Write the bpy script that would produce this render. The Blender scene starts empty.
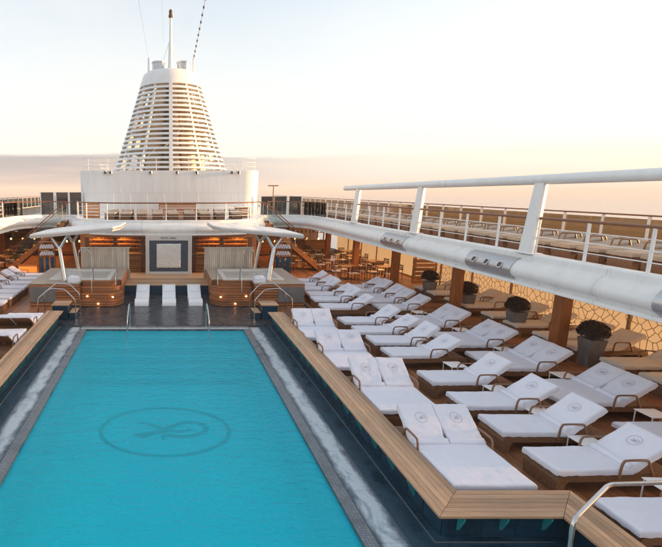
import bpy, bmesh, math, random
from mathutils import Vector, Matrix, noise
from mathutils.geometry import delaunay_2d_cdt
random.seed(7)
R = math.radians
PI = math.pi
sc = bpy.context.scene
col = sc.collection

# ------------------------------------------------------------------ camera
cam_d = bpy.data.cameras.new('camera')
cam = bpy.data.objects.new('camera', cam_d)
col.objects.link(cam)
cam.location = (0, 0, 5.0)
cam.rotation_euler = (R(90) - math.atan(84 / 472.5), 0, 0)
cam_d.sensor_fit = 'HORIZONTAL'
cam_d.sensor_width = 36
cam_d.lens = 36 * 472.5 / 662
cam_d.shift_x = (331 - 165) / 662
cam_d.clip_start = 0.05
cam_d.clip_end = 60000
sc.camera = cam

# ------------------------------------------------------------------ light
SUN_AZ, SUN_EL = 91.0, 6.0      # degrees clockwise from +Y (the ship's axis), above the horizon
W = bpy.data.worlds.new('World')
sc.world = W
W.use_nodes = True
wn, wl = W.node_tree.nodes, W.node_tree.links
wn.clear()
w_out = wn.new('ShaderNodeOutputWorld')
w_bg = wn.new('ShaderNodeBackground')
w_bg.inputs['Strength'].default_value = 0.15
sky = wn.new('ShaderNodeTexSky')
sky.sky_type = 'NISHITA'
sky.sun_disc = False
sky.sun_elevation = R(SUN_EL)
sky.sun_rotation = R(SUN_AZ)
sky.altitude = 20
sky.air_density = 1.0
sky.dust_density = 2.0
sky.ozone_density = 1.2
# high thin overcast veil and a low cloud bank, both following the direction of view in the world
geo = wn.new('ShaderNodeTexCoord')
sep = wn.new('ShaderNodeSeparateXYZ')
wl.new(geo.outputs['Generated'], sep.inputs[0])
def wmath(op, a, b=None, c=None, clamp=False):
    n = wn.new('ShaderNodeMath'); n.operation = op; n.use_clamp = clamp
    for i, v in enumerate((a, b, c)):
        if v is None: continue
        if isinstance(v, (int, float)): n.inputs[i].default_value = v
        else: wl.new(v, n.inputs[i])
    return n.outputs[0]
def wnoise(scale_vec, scale, detail=5, rough=.55):
    m = wn.new('ShaderNodeMapping'); m.inputs['Scale'].default_value = scale_vec
    wl.new(geo.outputs['Generated'], m.inputs[0])
    n = wn.new('ShaderNodeTexNoise'); n.inputs['Scale'].default_value = scale
    n.inputs['Detail'].default_value = detail; n.inputs['Roughness'].default_value = rough
    wl.new(m.outputs[0], n.inputs[0])
    return n.outputs['Fac']
def wstep(x, lo, hi):
    n = wn.new('ShaderNodeMapRange'); n.interpolation_type = 'SMOOTHSTEP'
    for i, v in ((0, x), (1, lo), (2, hi)):
        if isinstance(v, (int, float)): n.inputs[i].default_value = v
        else: wl.new(v, n.inputs[i])
    n.inputs[3].default_value = 0; n.inputs[4].default_value = 1
    return n.outputs[0]
def wmix(fac, a, b):
    n = wn.new('ShaderNodeMix'); n.data_type = 'RGBA'
    for i, v in ((0, fac), (6, a), (7, b)):
        if isinstance(v, (int, float)): n.inputs[i].default_value = v
        elif isinstance(v, tuple): n.inputs[i].default_value = v
        else: wl.new(v, n.inputs[i])
    return n.outputs[2]
el = sep.outputs['Z']
veil_n = wnoise((1, 1, 2.5), 1.6, 6)
veil = wmath('MULTIPLY', wstep(veil_n, .2, .8), .35)
veil = wmath('ADD', veil, .25)
low_ = wmath('MULTIPLY', wmath('SUBTRACT', 1, wstep(el, .0, .42)), .38)
veil = wmath('ADD', veil, low_, clamp=True)
c1 = wmix(veil, sky.outputs[0], (2.02, 1.93, 1.87, 1))
bank_n = wnoise((1, 1, 9), 3.0, 6)
top = wmath('MULTIPLY_ADD', bank_n, .05, .048)
lowbank = wmath('SUBTRACT', 1, wstep(el, wmath('SUBTRACT', top, .012), top), clamp=True)
side = wmath('SUBTRACT', 1, wstep(sep.outputs['X'], -.1, .45))
lowbank = wmath('MULTIPLY', lowbank, wmath('MULTIPLY_ADD', side, .85, .12))
c2 = wmix(lowbank, c1, (.98, .92, .94, 1))
st_n = wnoise((1, 1, 16), 2.2, 5)
streak = wmath('MULTIPLY', wstep(st_n, .5, .72), wmath('SUBTRACT', 1, wstep(el, .03, .12)))
c3 = wmix(wmath('MULTIPLY', streak, .45), c2, (2.1, 1.65, 1.2, 1))
wl.new(c3, w_bg.inputs['Color'])
wl.new(w_bg.outputs[0], w_out.inputs[0])

sun_d = bpy.data.lights.new('sun', 'SUN')
sun_d.energy = 2.7
sun_d.angle = R(0.6)
sun_d.color = (1.0, .56, .24)
sun = bpy.data.objects.new('sun', sun_d)
col.objects.link(sun)
sdir = Vector((math.sin(R(SUN_AZ)) * math.cos(R(SUN_EL)), math.cos(R(SUN_AZ)) * math.cos(R(SUN_EL)), math.sin(R(SUN_EL))))
sun.rotation_euler = sdir.to_track_quat('Z', 'Y').to_euler()
sun.location = sdir * 60

sc.view_settings.view_transform = 'Standard'
sc.view_settings.look = 'None'
sc.view_settings.gamma = 1
sc.view_settings.use_curve_mapping = False
sc.view_settings.exposure = 1.85
sc.render.engine = 'CYCLES'
sc.cycles.max_bounces = 6
sc.cycles.diffuse_bounces = 3
sc.cycles.glossy_bounces = 3
sc.cycles.volume_bounces = 0
sc.cycles.transparent_max_bounces = 12

# ------------------------------------------------------------------ helpers
class MB:
    def __init__(s): s.v = []; s.f = []
    def add(s, vs, fs):
        o = len(s.v); s.v += [tuple(v) for v in vs]; s.f += [tuple(i + o for i in f) for f in fs]
        return s
    def box(s, x0, x1, y0, y1, z0, z1, ch=0.0, M=None):
        if x1 < x0: x0, x1 = x1, x0
        if y1 < y0: y0, y1 = y1, y0
        if ch <= 0:
            vs = [(x, y, z) for z in (z0, z1) for y in (y0, y1) for x in (x0, x1)]
            fs = [(0,2,3,1),(4,5,7,6),(0,1,5,4),(2,6,7,3),(0,4,6,2),(1,3,7,5)]
        else:   # chamfered box
            lo, hi = (x0, y0, z0), (x1, y1, z1)
            vs, idx = [], {}
            for sx in (0, 1):
                for sy in (0, 1):
                    for sz in (0, 1):
                        sg = (sx, sy, sz)
                        for ax in range(3):
                            p = []
                            for k in range(3):
                                e = hi[k] if sg[k] else lo[k]
                                if k != ax: e += -ch if sg[k] else ch
                                p.append(e)
                            idx[(sg, ax)] = len(vs); vs.append(tuple(p))
            fs = []
            for ax in range(3):
                a, b = (ax + 1) % 3, (ax + 2) % 3
                for sd in (0, 1):
                    q = []
                    for (i, j) in ((0,0),(1,0),(1,1),(0,1)):
                        g = [0,0,0]; g[ax] = sd; g[a] = i; g[b] = j; q.append(idx[(tuple(g), ax)])
                    fs.append(tuple(q if sd else q[::-1]))
                for i in (0, 1):
                    for j in (0, 1):
                        g0 = [0,0,0]; g0[a] = i; g0[b] = j; g1 = list(g0); g1[ax] = 1
                        q = [idx[(tuple(g0), a)], idx[(tuple(g1), a)], idx[(tuple(g1), b)], idx[(tuple(g0), b)]]
                        fs.append(tuple(q if i == j else q[::-1]))
            for g in [(i,j,k) for i in (0,1) for j in (0,1) for k in (0,1)]:
                q = [idx[(g, 0)], idx[(g, 1)], idx[(g, 2)]]
                fs.append(tuple(q if sum(g) % 2 else q[::-1]))
        if M: vs = [M @ Vector(v) for v in vs]
        return s.add(vs, fs)
    def tube(s, pts, r, n=8, closed=False, caps=True, flat=None):
        pts = [Vector(p) for p in pts]
        m = len(pts); vs = []; fs = []
        rr = r if isinstance(r, (list, tuple)) else [r] * m
        prev = None
        for i, p in enumerate(pts):
            if closed: t = pts[(i + 1) % m] - pts[i - 1]
            else: t = pts[min(i + 1, m - 1)] - pts[max(i - 1, 0)]
            t.normalize()
            if prev is None:
                up = Vector((0, 0, 1)) if abs(t.z) < .9 else Vector((0, 1, 0))
                u = t.cross(up).normalized()
            else:
                u = (prev - t * prev.dot(t)).normalized()
            prev = u; w = t.cross(u)
            for k in range(n):
                a = 2 * PI * k / n
                vs.append(p + (u * math.cos(a) + w * math.sin(a)) * rr[i])
        L = m if closed else m - 1
        for i in range(L):
            for k in range(n):
                a, b = i * n + k, i * n + (k + 1) % n
                c, d = ((i + 1) % m) * n + (k + 1) % n, ((i + 1) % m) * n + k
                fs.append((a, b, c, d))
        if caps and not closed:
            fs.append(tuple(range(n))[::-1]); fs.append(tuple((m - 1) * n + k for k in range(n)))
        return s.add(vs, fs)
    def cyl(s, p0, p1, r, n=12): return s.tube([p0, p1], r, n)
    def lathe(s, prof, n=24, c=(0, 0, 0), ex=1.0, ey=1.0):
        vs = []; fs = []; m = len(prof)
        for (r, z) in prof:
            for k in range(n):
                a = 2 * PI * k / n
                vs.append((c[0] + r * ex * math.cos(a), c[1] + r * ey * math.sin(a), c[2] + z))
        for i in range(m - 1):
            for k in range(n):
                fs.append((i*n+k, i*n+(k+1)%n, (i+1)*n+(k+1)%n, (i+1)*n+k))
        if prof[0][0] > 1e-6: fs.append(tuple(range(n))[::-1])
        if prof[-1][0] > 1e-6: fs.append(tuple((m-1)*n + k for k in range(n)))
        return s.add(vs, fs)
    def prism(s, poly, z0, z1, axis='z'):
        # poly: ccw 2-D outline, extruded along axis
        n = len(poly)
        def P(a, b, h): return (a, b, h) if axis == 'z' else ((a, h, b) if axis == 'y' else (h, a, b))
        vs = [P(a, b, z0) for a, b in poly] + [P(a, b, z1) for a, b in poly]
        fs = [tuple(range(n))[::-1], tuple(range(n, 2*n))]
        fs += [(i, (i+1) % n, n + (i+1) % n, n + i) for i in range(n)]
        return s.add(vs, fs)
    def strip(s, pts, w, z, closed=False, up=None):
        # flat ribbon in the xy plane along pts
        m = len(pts); vs = []; fs = []
        for i, p in enumerate(pts):
            a = Vector(pts[(i+1) % m] if closed or i < m-1 else p[:2]); b = Vector(pts[i-1] if closed or i > 0 else p[:2])
            t = (a - b).normalized(); nrm = Vector((-t.y, t.x))
            vs += [(p[0] + nrm.x*w/2, p[1] + nrm.y*w/2, z), (p[0] - nrm.x*w/2, p[1] - nrm.y*w/2, z)]
        for i in range(m if closed else m - 1):
            j = (i + 1) % m
            fs.append((2*i, 2*i+1, 2*j+1, 2*j))
        return s.add(vs, fs)
    def xform(s, M): s.v = [tuple(M @ Vector(v)) for v in s.v]; return s
    def mesh(s, name, mat, ang=35):
        me = bpy.data.meshes.new(name)
        me.from_pydata(s.v, [], s.f)
        bm = bmesh.new(); bm.from_mesh(me); bmesh.ops.recalc_face_normals(bm, faces=bm.faces); bm.to_mesh(me); bm.free()
        if ang:
            me.polygons.foreach_set('use_smooth', [True] * len(me.polygons))
            me.set_sharp_from_angle(angle=R(ang))
        if mat: me.materials.append(mat)
        me.update()
        return me
    def build(s, name, mat, parent=None, ang=35):
        return mesh_obj(name, s.mesh(name, mat, ang), parent)

def mesh_obj(name, me, parent=None, loc=None, rz=0, scale=None):
    o = bpy.data.objects.new(name, me); col.objects.link(o)
    if parent: o.parent = parent
    if loc: o.location = loc
    if rz: o.rotation_euler.z = rz
    if scale: o.scale = scale
    return o
def tag(o, label, cat, group=None):
    o['label'] = label; o['category'] = cat
    if group: o['group'] = group
    return o
def empty(name, label, cat, loc=(0, 0, 0), rz=0, group=None):
    o = bpy.data.objects.new(name, None); col.objects.link(o)
    o.location = loc; o.rotation_euler.z = rz; o.empty_display_size = .2
    return tag(o, label, cat, group)
def struct(name, mb, mat, ang=35):
    o = mb.build(name, mat, None, ang); o['kind'] = 'structure'; return o
def copy_tree(o, parent=None):
    c = o.copy(); col.objects.link(c); c.parent = parent
    for ch in list(o.children): copy_tree(ch, c)
    return c
def place(proto, used, loc, rz, label, group):
    o = proto if not used[0] else copy_tree(proto)
    used[0] = True
    o.location = loc; o.rotation_euler.z = rz
    o['label'] = label; o['group'] = group
    return o
ORD = ['first', 'second', 'third', 'fourth', 'fifth', 'sixth', 'seventh', 'eighth', 'ninth', 'tenth', 'eleventh', 'twelfth', 'thirteenth',
       'fourteenth', 'fifteenth', 'sixteenth', 'seventeenth', 'eighteenth', 'nineteenth', 'twentieth', 'twenty-first', 'twenty-second', 'twenty-third',
       'twenty-fourth', 'twenty-fifth', 'twenty-sixth', 'twenty-seventh', 'twenty-eighth', 'twenty-ninth', 'thirtieth', 'thirty-first', 'thirty-second',
       'thirty-third', 'thirty-fourth', 'thirty-fifth', 'thirty-sixth']

# ------------------------------------------------------------------ materials
def mat(name, color, rough=.5, metal=0, spec=.5, var=0.0, vscale=3.0, stretch=(1, 1, 1), bump=0.0, bscale=40.0, bstretch=(1, 1, 1),
        coords='pos', rand=0.0, coat=0.0, sheen=0.0, color2=None, kind='noise', rvar=0.0):
    m = bpy.data.materials.new(name); m.use_nodes = True
    nt = m.node_tree; N, L = nt.nodes, nt.links
    b = N['Principled BSDF']
    b.inputs['Base Color'].default_value = (*color, 1)
    b.inputs['Roughness'].default_value = rough
    b.inputs['Metallic'].default_value = metal
    b.inputs['Specular IOR Level'].default_value = spec
    b.inputs['Coat Weight'].default_value = coat
    b.inputs['Sheen Weight'].default_value = sheen
    if coords == 'pos':
        g = N.new('ShaderNodeNewGeometry'); src = g.outputs['Position']
    else:
        g = N.new('ShaderNodeTexCoord'); src = g.outputs['Object']
    oi = None
    if rand or coords == 'obj':
        oi = N.new('ShaderNodeObjectInfo')
    if coords == 'obj':
        ad = N.new('ShaderNodeVectorMath'); ad.operation = 'ADD'
        sc_ = N.new('ShaderNodeVectorMath'); sc_.operation = 'SCALE'; sc_.inputs['Scale'].default_value = 37.0
        L.new(oi.outputs['Random'], sc_.inputs[0]); L.new(src, ad.inputs[0]); L.new(sc_.outputs[0], ad.inputs[1])
        src2 = ad.outputs[0]
    else: src2 = src
    if var or rand or color2:
        mp = N.new('ShaderNodeMapping'); mp.inputs['Scale'].default_value = stretch
        L.new(src2, mp.inputs[0])
        n = N.new('ShaderNodeTexNoise'); n.inputs['Scale'].default_value = vscale; n.inputs['Detail'].default_value = 6
        n.inputs['Roughness'].default_value = .6
        L.new(mp.outputs[0], n.inputs[0])
        mr = N.new('ShaderNodeMapRange'); mr.inputs[1].default_value = .25; mr.inputs[2].default_value = .75
        mr.inputs[3].default_value = 1 - var; mr.inputs[4].default_value = 1 + var
        L.new(n.outputs['Fac'], mr.inputs[0])
        val = mr.outputs[0]
        if rand:
            m2 = N.new('ShaderNodeMapRange'); m2.inputs[3].default_value = 1 - rand; m2.inputs[4].default_value = 1 + rand
            L.new(oi.outputs['Random'], m2.inputs[0])
            mu = N.new('ShaderNodeMath'); mu.operation = 'MULTIPLY'
            L.new(val, mu.inputs[0]); L.new(m2.outputs[0], mu.inputs[1]); val = mu.outputs[0]
        vm = N.new('ShaderNodeVectorMath'); vm.operation = 'SCALE'
        L.new(val, vm.inputs['Scale'])
        if color2:
            mx = N.new('ShaderNodeMix'); mx.data_type = 'RGBA'
            mx.inputs[6].default_value = (*color, 1); mx.inputs[7].default_value = (*color2, 1)
            n2 = N.new('ShaderNodeTexNoise'); n2.inputs['Scale'].default_value = vscale * .45; n2.inputs['Detail'].default_value = 7
            L.new(mp.outputs[0], n2.inputs[0])
            mr2 = N.new('ShaderNodeMapRange'); mr2.inputs[1].default_value = .42; mr2.inputs[2].default_value = .6
            L.new(n2.outputs['Fac'], mr2.inputs[0]); L.new(mr2.outputs[0], mx.inputs[0])
            L.new(mx.outputs[2], vm.inputs[0])
        else: vm.inputs[0].default_value = color
        L.new(vm.outputs[0], b.inputs['Base Color'])
        if rvar:
            mr3 = N.new('ShaderNodeMapRange'); mr3.inputs[1].default_value = .3; mr3.inputs[2].default_value = .7
            mr3.inputs[3].default_value = max(.02, rough - rvar); mr3.inputs[4].default_value = rough + rvar
            L.new(n.outputs['Fac'], mr3.inputs[0]); L.new(mr3.outputs[0], b.inputs['Roughness'])
    if bump:
        mp2 = N.new('ShaderNodeMapping'); mp2.inputs['Scale'].default_value = bstretch
        L.new(src, mp2.inputs[0])
        if kind == 'noise':
            t = N.new('ShaderNodeTexNoise'); t.inputs['Scale'].default_value = bscale; t.inputs['Detail'].default_value = 4; o_ = t.outputs['Fac']
        elif kind == 'weave':
            t = N.new('ShaderNodeTexChecker'); t.inputs['Scale'].default_value = bscale; o_ = t.outputs['Fac']
        L.new(mp2.outputs[0], t.inputs[0])
        bp = N.new('ShaderNodeBump'); bp.inputs['Strength'].default_value = bump; bp.inputs['Distance'].default_value = .02
        L.new(o_, bp.inputs['Height']); L.new(bp.outputs[0], b.inputs['Normal'])
    return m

M = {}
M['bench_teak'] = mat('bench_teak', (.47, .29, .17), .55, var=.22, vscale=5, stretch=(1.6, 1.6, 6), rand=.32, bump=.15, bscale=25, bstretch=(1, 1, 1))
M['deck_teak'] = mat('deck_teak', (.31, .135, .062), .42, var=.3, vscale=3, stretch=(4, .5, 1), rand=.25, bump=.2, bscale=30, bstretch=(3, .3, 1), rvar=.15)
M['bench_teak_y'] = mat('bench_teak_y', (.47, .29, .17), .55, var=.30, vscale=3, stretch=(16, .7, 6), rand=.28, bump=.25, bscale=12, bstretch=(8, .5, 1))
M['bench_teak_x'] = mat('bench_teak_x', (.47, .29, .17), .55, var=.30, vscale=3, stretch=(.7, 16, 6), rand=.28, bump=.25, bscale=12, bstretch=(.5, 8, 1))
M['caulk'] = mat('caulk', (.03, .022, .018), .8)
M['wood_warm'] = mat('wood_warm', (.42, .17, .05), .38, var=.3, vscale=5, stretch=(1, 1, 5), rand=.25, bump=.1, bscale=20, coat=.2)
M['wood_dark'] = mat('wood_dark', (.16, .062, .024), .4, var=.25, vscale=5, stretch=(1, 1, 5), rand=.2)
M['column_wood'] = mat('column_wood', (.32, .115, .036), .4, var=.3, vscale=4, stretch=(6, 6, .6), rand=.1, bump=.1, bscale=14, bstretch=(4, 4, .4))
M['jac_wood'] = mat('jac_wood', (.36, .14, .055), .4, var=.3, vscale=4, stretch=(.8, 3, 5), rand=.25, bump=.1, bscale=20)
M['wicker'] = mat('wicker', (.235, .115, .058), .55, var=.45, vscale=50, stretch=(1, 1, .3), coords='obj', rand=.12, bump=.8, bscale=70, kind='weave')
M['arm_brown'] = mat('arm_brown', (.23, .12, .07), .38, var=.15, vscale=20, coords='obj')
M['towel'] = mat('towel', (.80, .805, .89), .9, spec=.1, var=.03, vscale=5, coords='obj', bump=.6, bscale=85, sheen=.3)
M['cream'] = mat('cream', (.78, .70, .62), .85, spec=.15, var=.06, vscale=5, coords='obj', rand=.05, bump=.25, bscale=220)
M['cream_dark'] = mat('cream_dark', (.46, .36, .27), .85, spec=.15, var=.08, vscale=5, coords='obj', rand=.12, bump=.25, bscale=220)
M['emblem_grey'] = mat('emblem_grey', (.36, .36, .44), .8)
M['white'] = mat('white', (.80, .795, .78), .35, var=.07, vscale=2.2, stretch=(1.5, 1.5, .35), rvar=.12, bump=.03, bscale=1.6)
M['white_wall'] = mat('white_wall', (.80, .80, .79), .45, var=.08, vscale=1.2, stretch=(2.5, 1, .18), bump=.10, bscale=1.1, rvar=.1)
M['white_plastic'] = mat('white_plastic', (.82, .83, .85), .35, var=.02)
M['steel'] = mat('steel', (.62, .60, .58), .2, metal=1, var=.08, vscale=12)
M['steel_dull'] = mat('steel_dull', (.52, .53, .55), .38, metal=.9, var=.15, vscale=20)
M['black'] = mat('black', (.012, .012, .013), .5)
M['rail_teak'] = mat('rail_teak', (.22, .085, .035), .4, var=.2, vscale=8)
M['planter'] = mat('planter', (.17, .17, .175), .55, var=.25, vscale=6, stretch=(1, 1, .4), bump=.15, bscale=30)
M['boxwood'] = mat('boxwood', (.042, .026, .017), .6, var=.7, vscale=16, coords='obj')
M['twig'] = mat('twig', (.06, .035, .02), .8, var=.3, vscale=20)
M['screen'] = mat('screen', (.66, .60, .52), .6, var=.2, vscale=5, stretch=(1, 1, .2), rand=.15)
M['blue_board'] = mat('blue_board', (.055, .075, .115), .5, var=.08, vscale=6)
M['art'] = mat('art', (.74, .72, .69), .7, var=.05, vscale=9, bump=.5, bscale=22)
M['sign_ink'] = mat('sign_ink', (.08, .08, .09), .5)
M['frame_white'] = mat('frame_white', (.64, .61, .58), .5, var=.06, vscale=3)
M['tile_navy'] = mat('tile_navy', (.010, .042, .075), .3, var=.3, vscale=9, rand=.25)
M['lattice'] = mat('lattice', (.26, .165, .10), .55, var=.15)
M['stone_top'] = mat('stone_top', (.42, .33, .25), .5, var=.15, vscale=4, rand=.1)
M['bracket'] = mat('bracket', (.03, .30, .34), .35)
M['cable'] = mat('cable', (.35, .35, .36), .6)
M['dark_glass'] = mat('dark_glass', (.035, .032, .034), .08, spec=.8, var=.1, vscale=2)
M['table_top'] = mat('table_top', (.38, .20, .085), .3, var=.2, vscale=6, stretch=(1, 5, 1), coat=.3)
M['chair_dark'] = mat('chair_dark', (.10, .045, .022), .5, var=.2, vscale=8, rand=.2)
M['jac_rim'] = mat('jac_rim', (.74, .72, .68), .25, var=.04)
M['jac_shell'] = mat('jac_shell', (.50, .66, .70), .3)
M['bottle'] = mat('bottle', (.12, .09, .05), .12, var=.4, vscale=4, rand=.6)
M['blue_suit'] = mat('blue_cloth', (.03, .07, .14), .8)

def emis(name, color, st):
    m = bpy.data.materials.new(name); m.use_nodes = True
    b = m.node_tree.nodes['Principled BSDF']
    b.inputs['Base Color'].default_value = (*color, 1)
    b.inputs['Emission Color'].default_value = (*color, 1); b.inputs['Emission Strength'].default_value = st
    return m
M['lamp'] = emis('lamp_glow', (1, .55, .18), 2.2)
M['lamp_soft'] = emis('lamp_soft', (1, .36, .07), .13)

def tile_mat(name, c1, c2, grout, size, rough, gw=.006, var=.35, bump=.4, coat=0, rot=False):
    # small mosaic laid in world units on a level sheet
    m = bpy.data.materials.new(name); m.use_nodes = True
    N, L = m.node_tree.nodes, m.node_tree.links; b = N['Principled BSDF']
    g = N.new('ShaderNodeNewGeometry')
    br = N.new('ShaderNodeTexBrick'); br.offset = 0
    br.inputs['Scale'].default_value = 1; br.inputs['Brick Width'].default_value = size; br.inputs['Row Height'].default_value = size
    br.inputs['Mortar Size'].default_value = gw; br.inputs['Color1'].default_value = (*c1, 1); br.inputs['Color2'].default_value = (*c2, 1)
    br.inputs['Mortar'].default_value = (*grout, 1); br.inputs['Mortar Smooth'].default_value = .2
    L.new(g.outputs['Position'], br.inputs[0])
    n = N.new('ShaderNodeTexNoise'); n.inputs['Scale'].default_value = 2.2; n.inputs['Detail'].default_value = 6
    L.new(g.outputs['Position'], n.inputs[0])
    mr = N.new('ShaderNodeMapRange'); mr.inputs[1].default_value = .3; mr.inputs[2].default_value = .7
    mr.inputs[3].default_value = 1 - var; mr.inputs[4].default_value = 1 + var
    L.new(n.outputs['Fac'], mr.inputs[0])
    vm = N.new('ShaderNodeVectorMath'); vm.operation = 'SCALE'
    L.new(br.outputs['Color'], vm.inputs[0]); L.new(mr.outputs[0], vm.inputs['Scale']); L.new(vm.outputs[0], b.inputs['Base Color'])
    mr2 = N.new('ShaderNodeMapRange'); mr2.inputs[1].default_value = .35; mr2.inputs[2].default_value = .65
    mr2.inputs[3].default_value = rough * .5; mr2.inputs[4].default_value = rough * 1.6
    L.new(n.outputs['Fac'], mr2.inputs[0]); L.new(mr2.outputs[0], b.inputs['Roughness'])
    bp = N.new('ShaderNodeBump'); bp.inputs['Strength'].default_value = bump; bp.inputs['Distance'].default_value = .004
    iv = N.new('ShaderNodeMath'); iv.operation = 'SUBTRACT'; iv.inputs[0].default_value = 1
    L.new(br.outputs['Fac'], iv.inputs[1]); L.new(iv.outputs[0], bp.inputs['Height']); L.new(bp.outputs[0], b.inputs['Normal'])
    b.inputs['Coat Weight'].default_value = coat; b.inputs['Coat Roughness'].default_value = .06
    return m
M['mosaic_grey'] = tile_mat('mosaic_grey', (.13, .16, .19), (.19, .22, .25), (.09, .10, .11), .05, .35)
M['mosaic_navy'] = tile_mat('mosaic_navy', (.010, .050, .085), (.016, .070, .115), (.006, .022, .036), .05, .5)
M['mosaic_pool'] = tile_mat('mosaic_pool', (.012, .70, .82), (.016, .74, .86), (.014, .64, .74), .05, .4, var=.08)
M['shelf_tile'] = tile_mat('shelf_tile', (.085, .095, .115), (.13, .13, .14), (.03, .034, .04), .30, .3, gw=.008, var=.4)

def sky_sheen_mat(SHEEN_X=3.28, name='wet_sky_sheen'):
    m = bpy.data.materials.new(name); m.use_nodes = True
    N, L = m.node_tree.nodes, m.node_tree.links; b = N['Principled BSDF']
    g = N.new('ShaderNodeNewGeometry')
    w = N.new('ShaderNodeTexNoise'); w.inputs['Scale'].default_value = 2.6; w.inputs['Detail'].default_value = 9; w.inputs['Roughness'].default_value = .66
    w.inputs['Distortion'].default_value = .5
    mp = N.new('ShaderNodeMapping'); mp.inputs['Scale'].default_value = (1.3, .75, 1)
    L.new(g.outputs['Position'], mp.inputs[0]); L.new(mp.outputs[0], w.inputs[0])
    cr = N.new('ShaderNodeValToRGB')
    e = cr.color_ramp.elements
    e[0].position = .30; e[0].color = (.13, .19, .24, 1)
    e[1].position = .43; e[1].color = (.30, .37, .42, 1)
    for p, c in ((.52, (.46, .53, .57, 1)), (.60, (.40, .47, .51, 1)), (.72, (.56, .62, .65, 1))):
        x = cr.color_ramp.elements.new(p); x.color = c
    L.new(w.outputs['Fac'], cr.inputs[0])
    # sky reflected in the wet ledge, painted pale; noise breaks its edge into navy
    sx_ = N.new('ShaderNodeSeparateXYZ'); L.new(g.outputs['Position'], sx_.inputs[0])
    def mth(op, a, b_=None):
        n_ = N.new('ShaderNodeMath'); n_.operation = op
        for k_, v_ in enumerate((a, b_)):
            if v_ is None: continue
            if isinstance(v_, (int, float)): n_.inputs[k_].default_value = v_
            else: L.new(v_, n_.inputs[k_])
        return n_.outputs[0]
    d_ = mth('ABSOLUTE', mth('SUBTRACT', mth('ABSOLUTE', sx_.outputs['X']), SHEEN_X))
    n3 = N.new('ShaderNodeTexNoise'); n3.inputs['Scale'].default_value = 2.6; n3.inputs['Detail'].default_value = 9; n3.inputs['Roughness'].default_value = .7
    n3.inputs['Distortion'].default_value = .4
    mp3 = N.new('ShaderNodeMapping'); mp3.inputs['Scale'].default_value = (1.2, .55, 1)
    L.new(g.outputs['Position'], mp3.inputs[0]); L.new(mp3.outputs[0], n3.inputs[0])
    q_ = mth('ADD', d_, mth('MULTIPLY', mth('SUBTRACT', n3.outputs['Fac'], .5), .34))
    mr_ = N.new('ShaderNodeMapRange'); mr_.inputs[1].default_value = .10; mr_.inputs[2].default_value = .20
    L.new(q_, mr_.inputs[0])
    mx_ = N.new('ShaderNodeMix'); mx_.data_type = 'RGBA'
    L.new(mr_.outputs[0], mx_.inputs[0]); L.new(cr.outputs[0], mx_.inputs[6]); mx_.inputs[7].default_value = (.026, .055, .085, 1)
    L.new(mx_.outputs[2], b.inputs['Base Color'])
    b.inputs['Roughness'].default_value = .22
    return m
M['sky_sheen'] = sky_sheen_mat()
M['coping_pale'] = mat('coping_pale', (.42, .47, .50), .3, var=.35, vscale=3)

def water_mat(name, tint, ior, sc1, st, glossy_rough=.03, body=None, amount=0):
    m = bpy.data.materials.new(name); m.use_nodes = True
    N, L = m.node_tree.nodes, m.node_tree.links; N.clear()
    out = N.new('ShaderNodeOutputMaterial'); mix = N.new('ShaderNodeMixShader')
    tr = N.new('ShaderNodeBsdfTransparent'); tr.inputs[0].default_value = (*tint, 1)
    gl = N.new('ShaderNodeBsdfGlossy'); gl.inputs['Roughness'].default_value = glossy_rough
    fr = N.new('ShaderNodeFresnel'); fr.inputs['IOR'].default_value = ior
    g = N.new('ShaderNodeNewGeometry')
    mp = N.new('ShaderNodeMapping'); mp.inputs['Scale'].default_value = (.8, 1.6, 1); mp.inputs['Rotation'].default_value = (0, 0, .25)
    L.new(g.outputs['Position'], mp.inputs[0])
    n1 = N.new('ShaderNodeTexNoise'); n1.inputs['Scale'].default_value = sc1; n1.inputs['Detail'].default_value = 5; n1.inputs['Roughness'].default_value = .55
    n1.inputs['Distortion'].default_value = .6
    L.new(mp.outputs[0], n1.inputs[0])
    bp = N.new('ShaderNodeBump'); bp.inputs['Strength'].default_value = st; bp.inputs['Distance'].default_value = .05
    n2 = N.new('ShaderNodeTexNoise'); n2.inputs['Scale'].default_value = sc1 * 3.1; n2.inputs['Detail'].default_value = 3; n2.inputs['Distortion'].default_value = 1.0
    L.new(mp.outputs[0], n2.inputs[0])
    ma_ = N.new('ShaderNodeMath'); ma_.operation = 'MULTIPLY_ADD'; ma_.inputs[1].default_value = .4
    L.new(n2.outputs['Fac'], ma_.inputs[0]); L.new(n1.outputs['Fac'], ma_.inputs[2])
    L.new(ma_.outputs[0], bp.inputs['Height'])
    for nd in (gl, fr): L.new(bp.outputs[0], nd.inputs['Normal'])
    L.new(fr.outputs[0], mix.inputs[0]); L.new(tr.outputs[0], mix.inputs[1]); L.new(gl.outputs[0], mix.inputs[2]); L.new(mix.outputs[0], out.inputs[0])
    if body:    # light scattered back by the water itself
        df = N.new('ShaderNodeBsdfDiffuse'); df.inputs[0].default_value = (*body, 1); L.new(bp.outputs[0], df.inputs['Normal'])
        mb_ = N.new('ShaderNodeMixShader'); mb_.inputs[0].default_value = amount
        L.new(tr.outputs[0], mb_.inputs[1]); L.new(df.outputs[0], mb_.inputs[2]); L.new(mb_.outputs[0], mix.inputs[1])
    return m
M['water'] = water_mat('pool_water', (.06, .95, 1.0), 1.25, 4.4, .75, body=(.0, .78, .97), amount=.40)
M['jac_water'] = water_mat('jacuzzi_water', (.8, .95, .97), 1.33, 7, .4)
M['film'] = water_mat('wet_film', (.93, .95, .96), 1.33, 5.5, .6)
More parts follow.
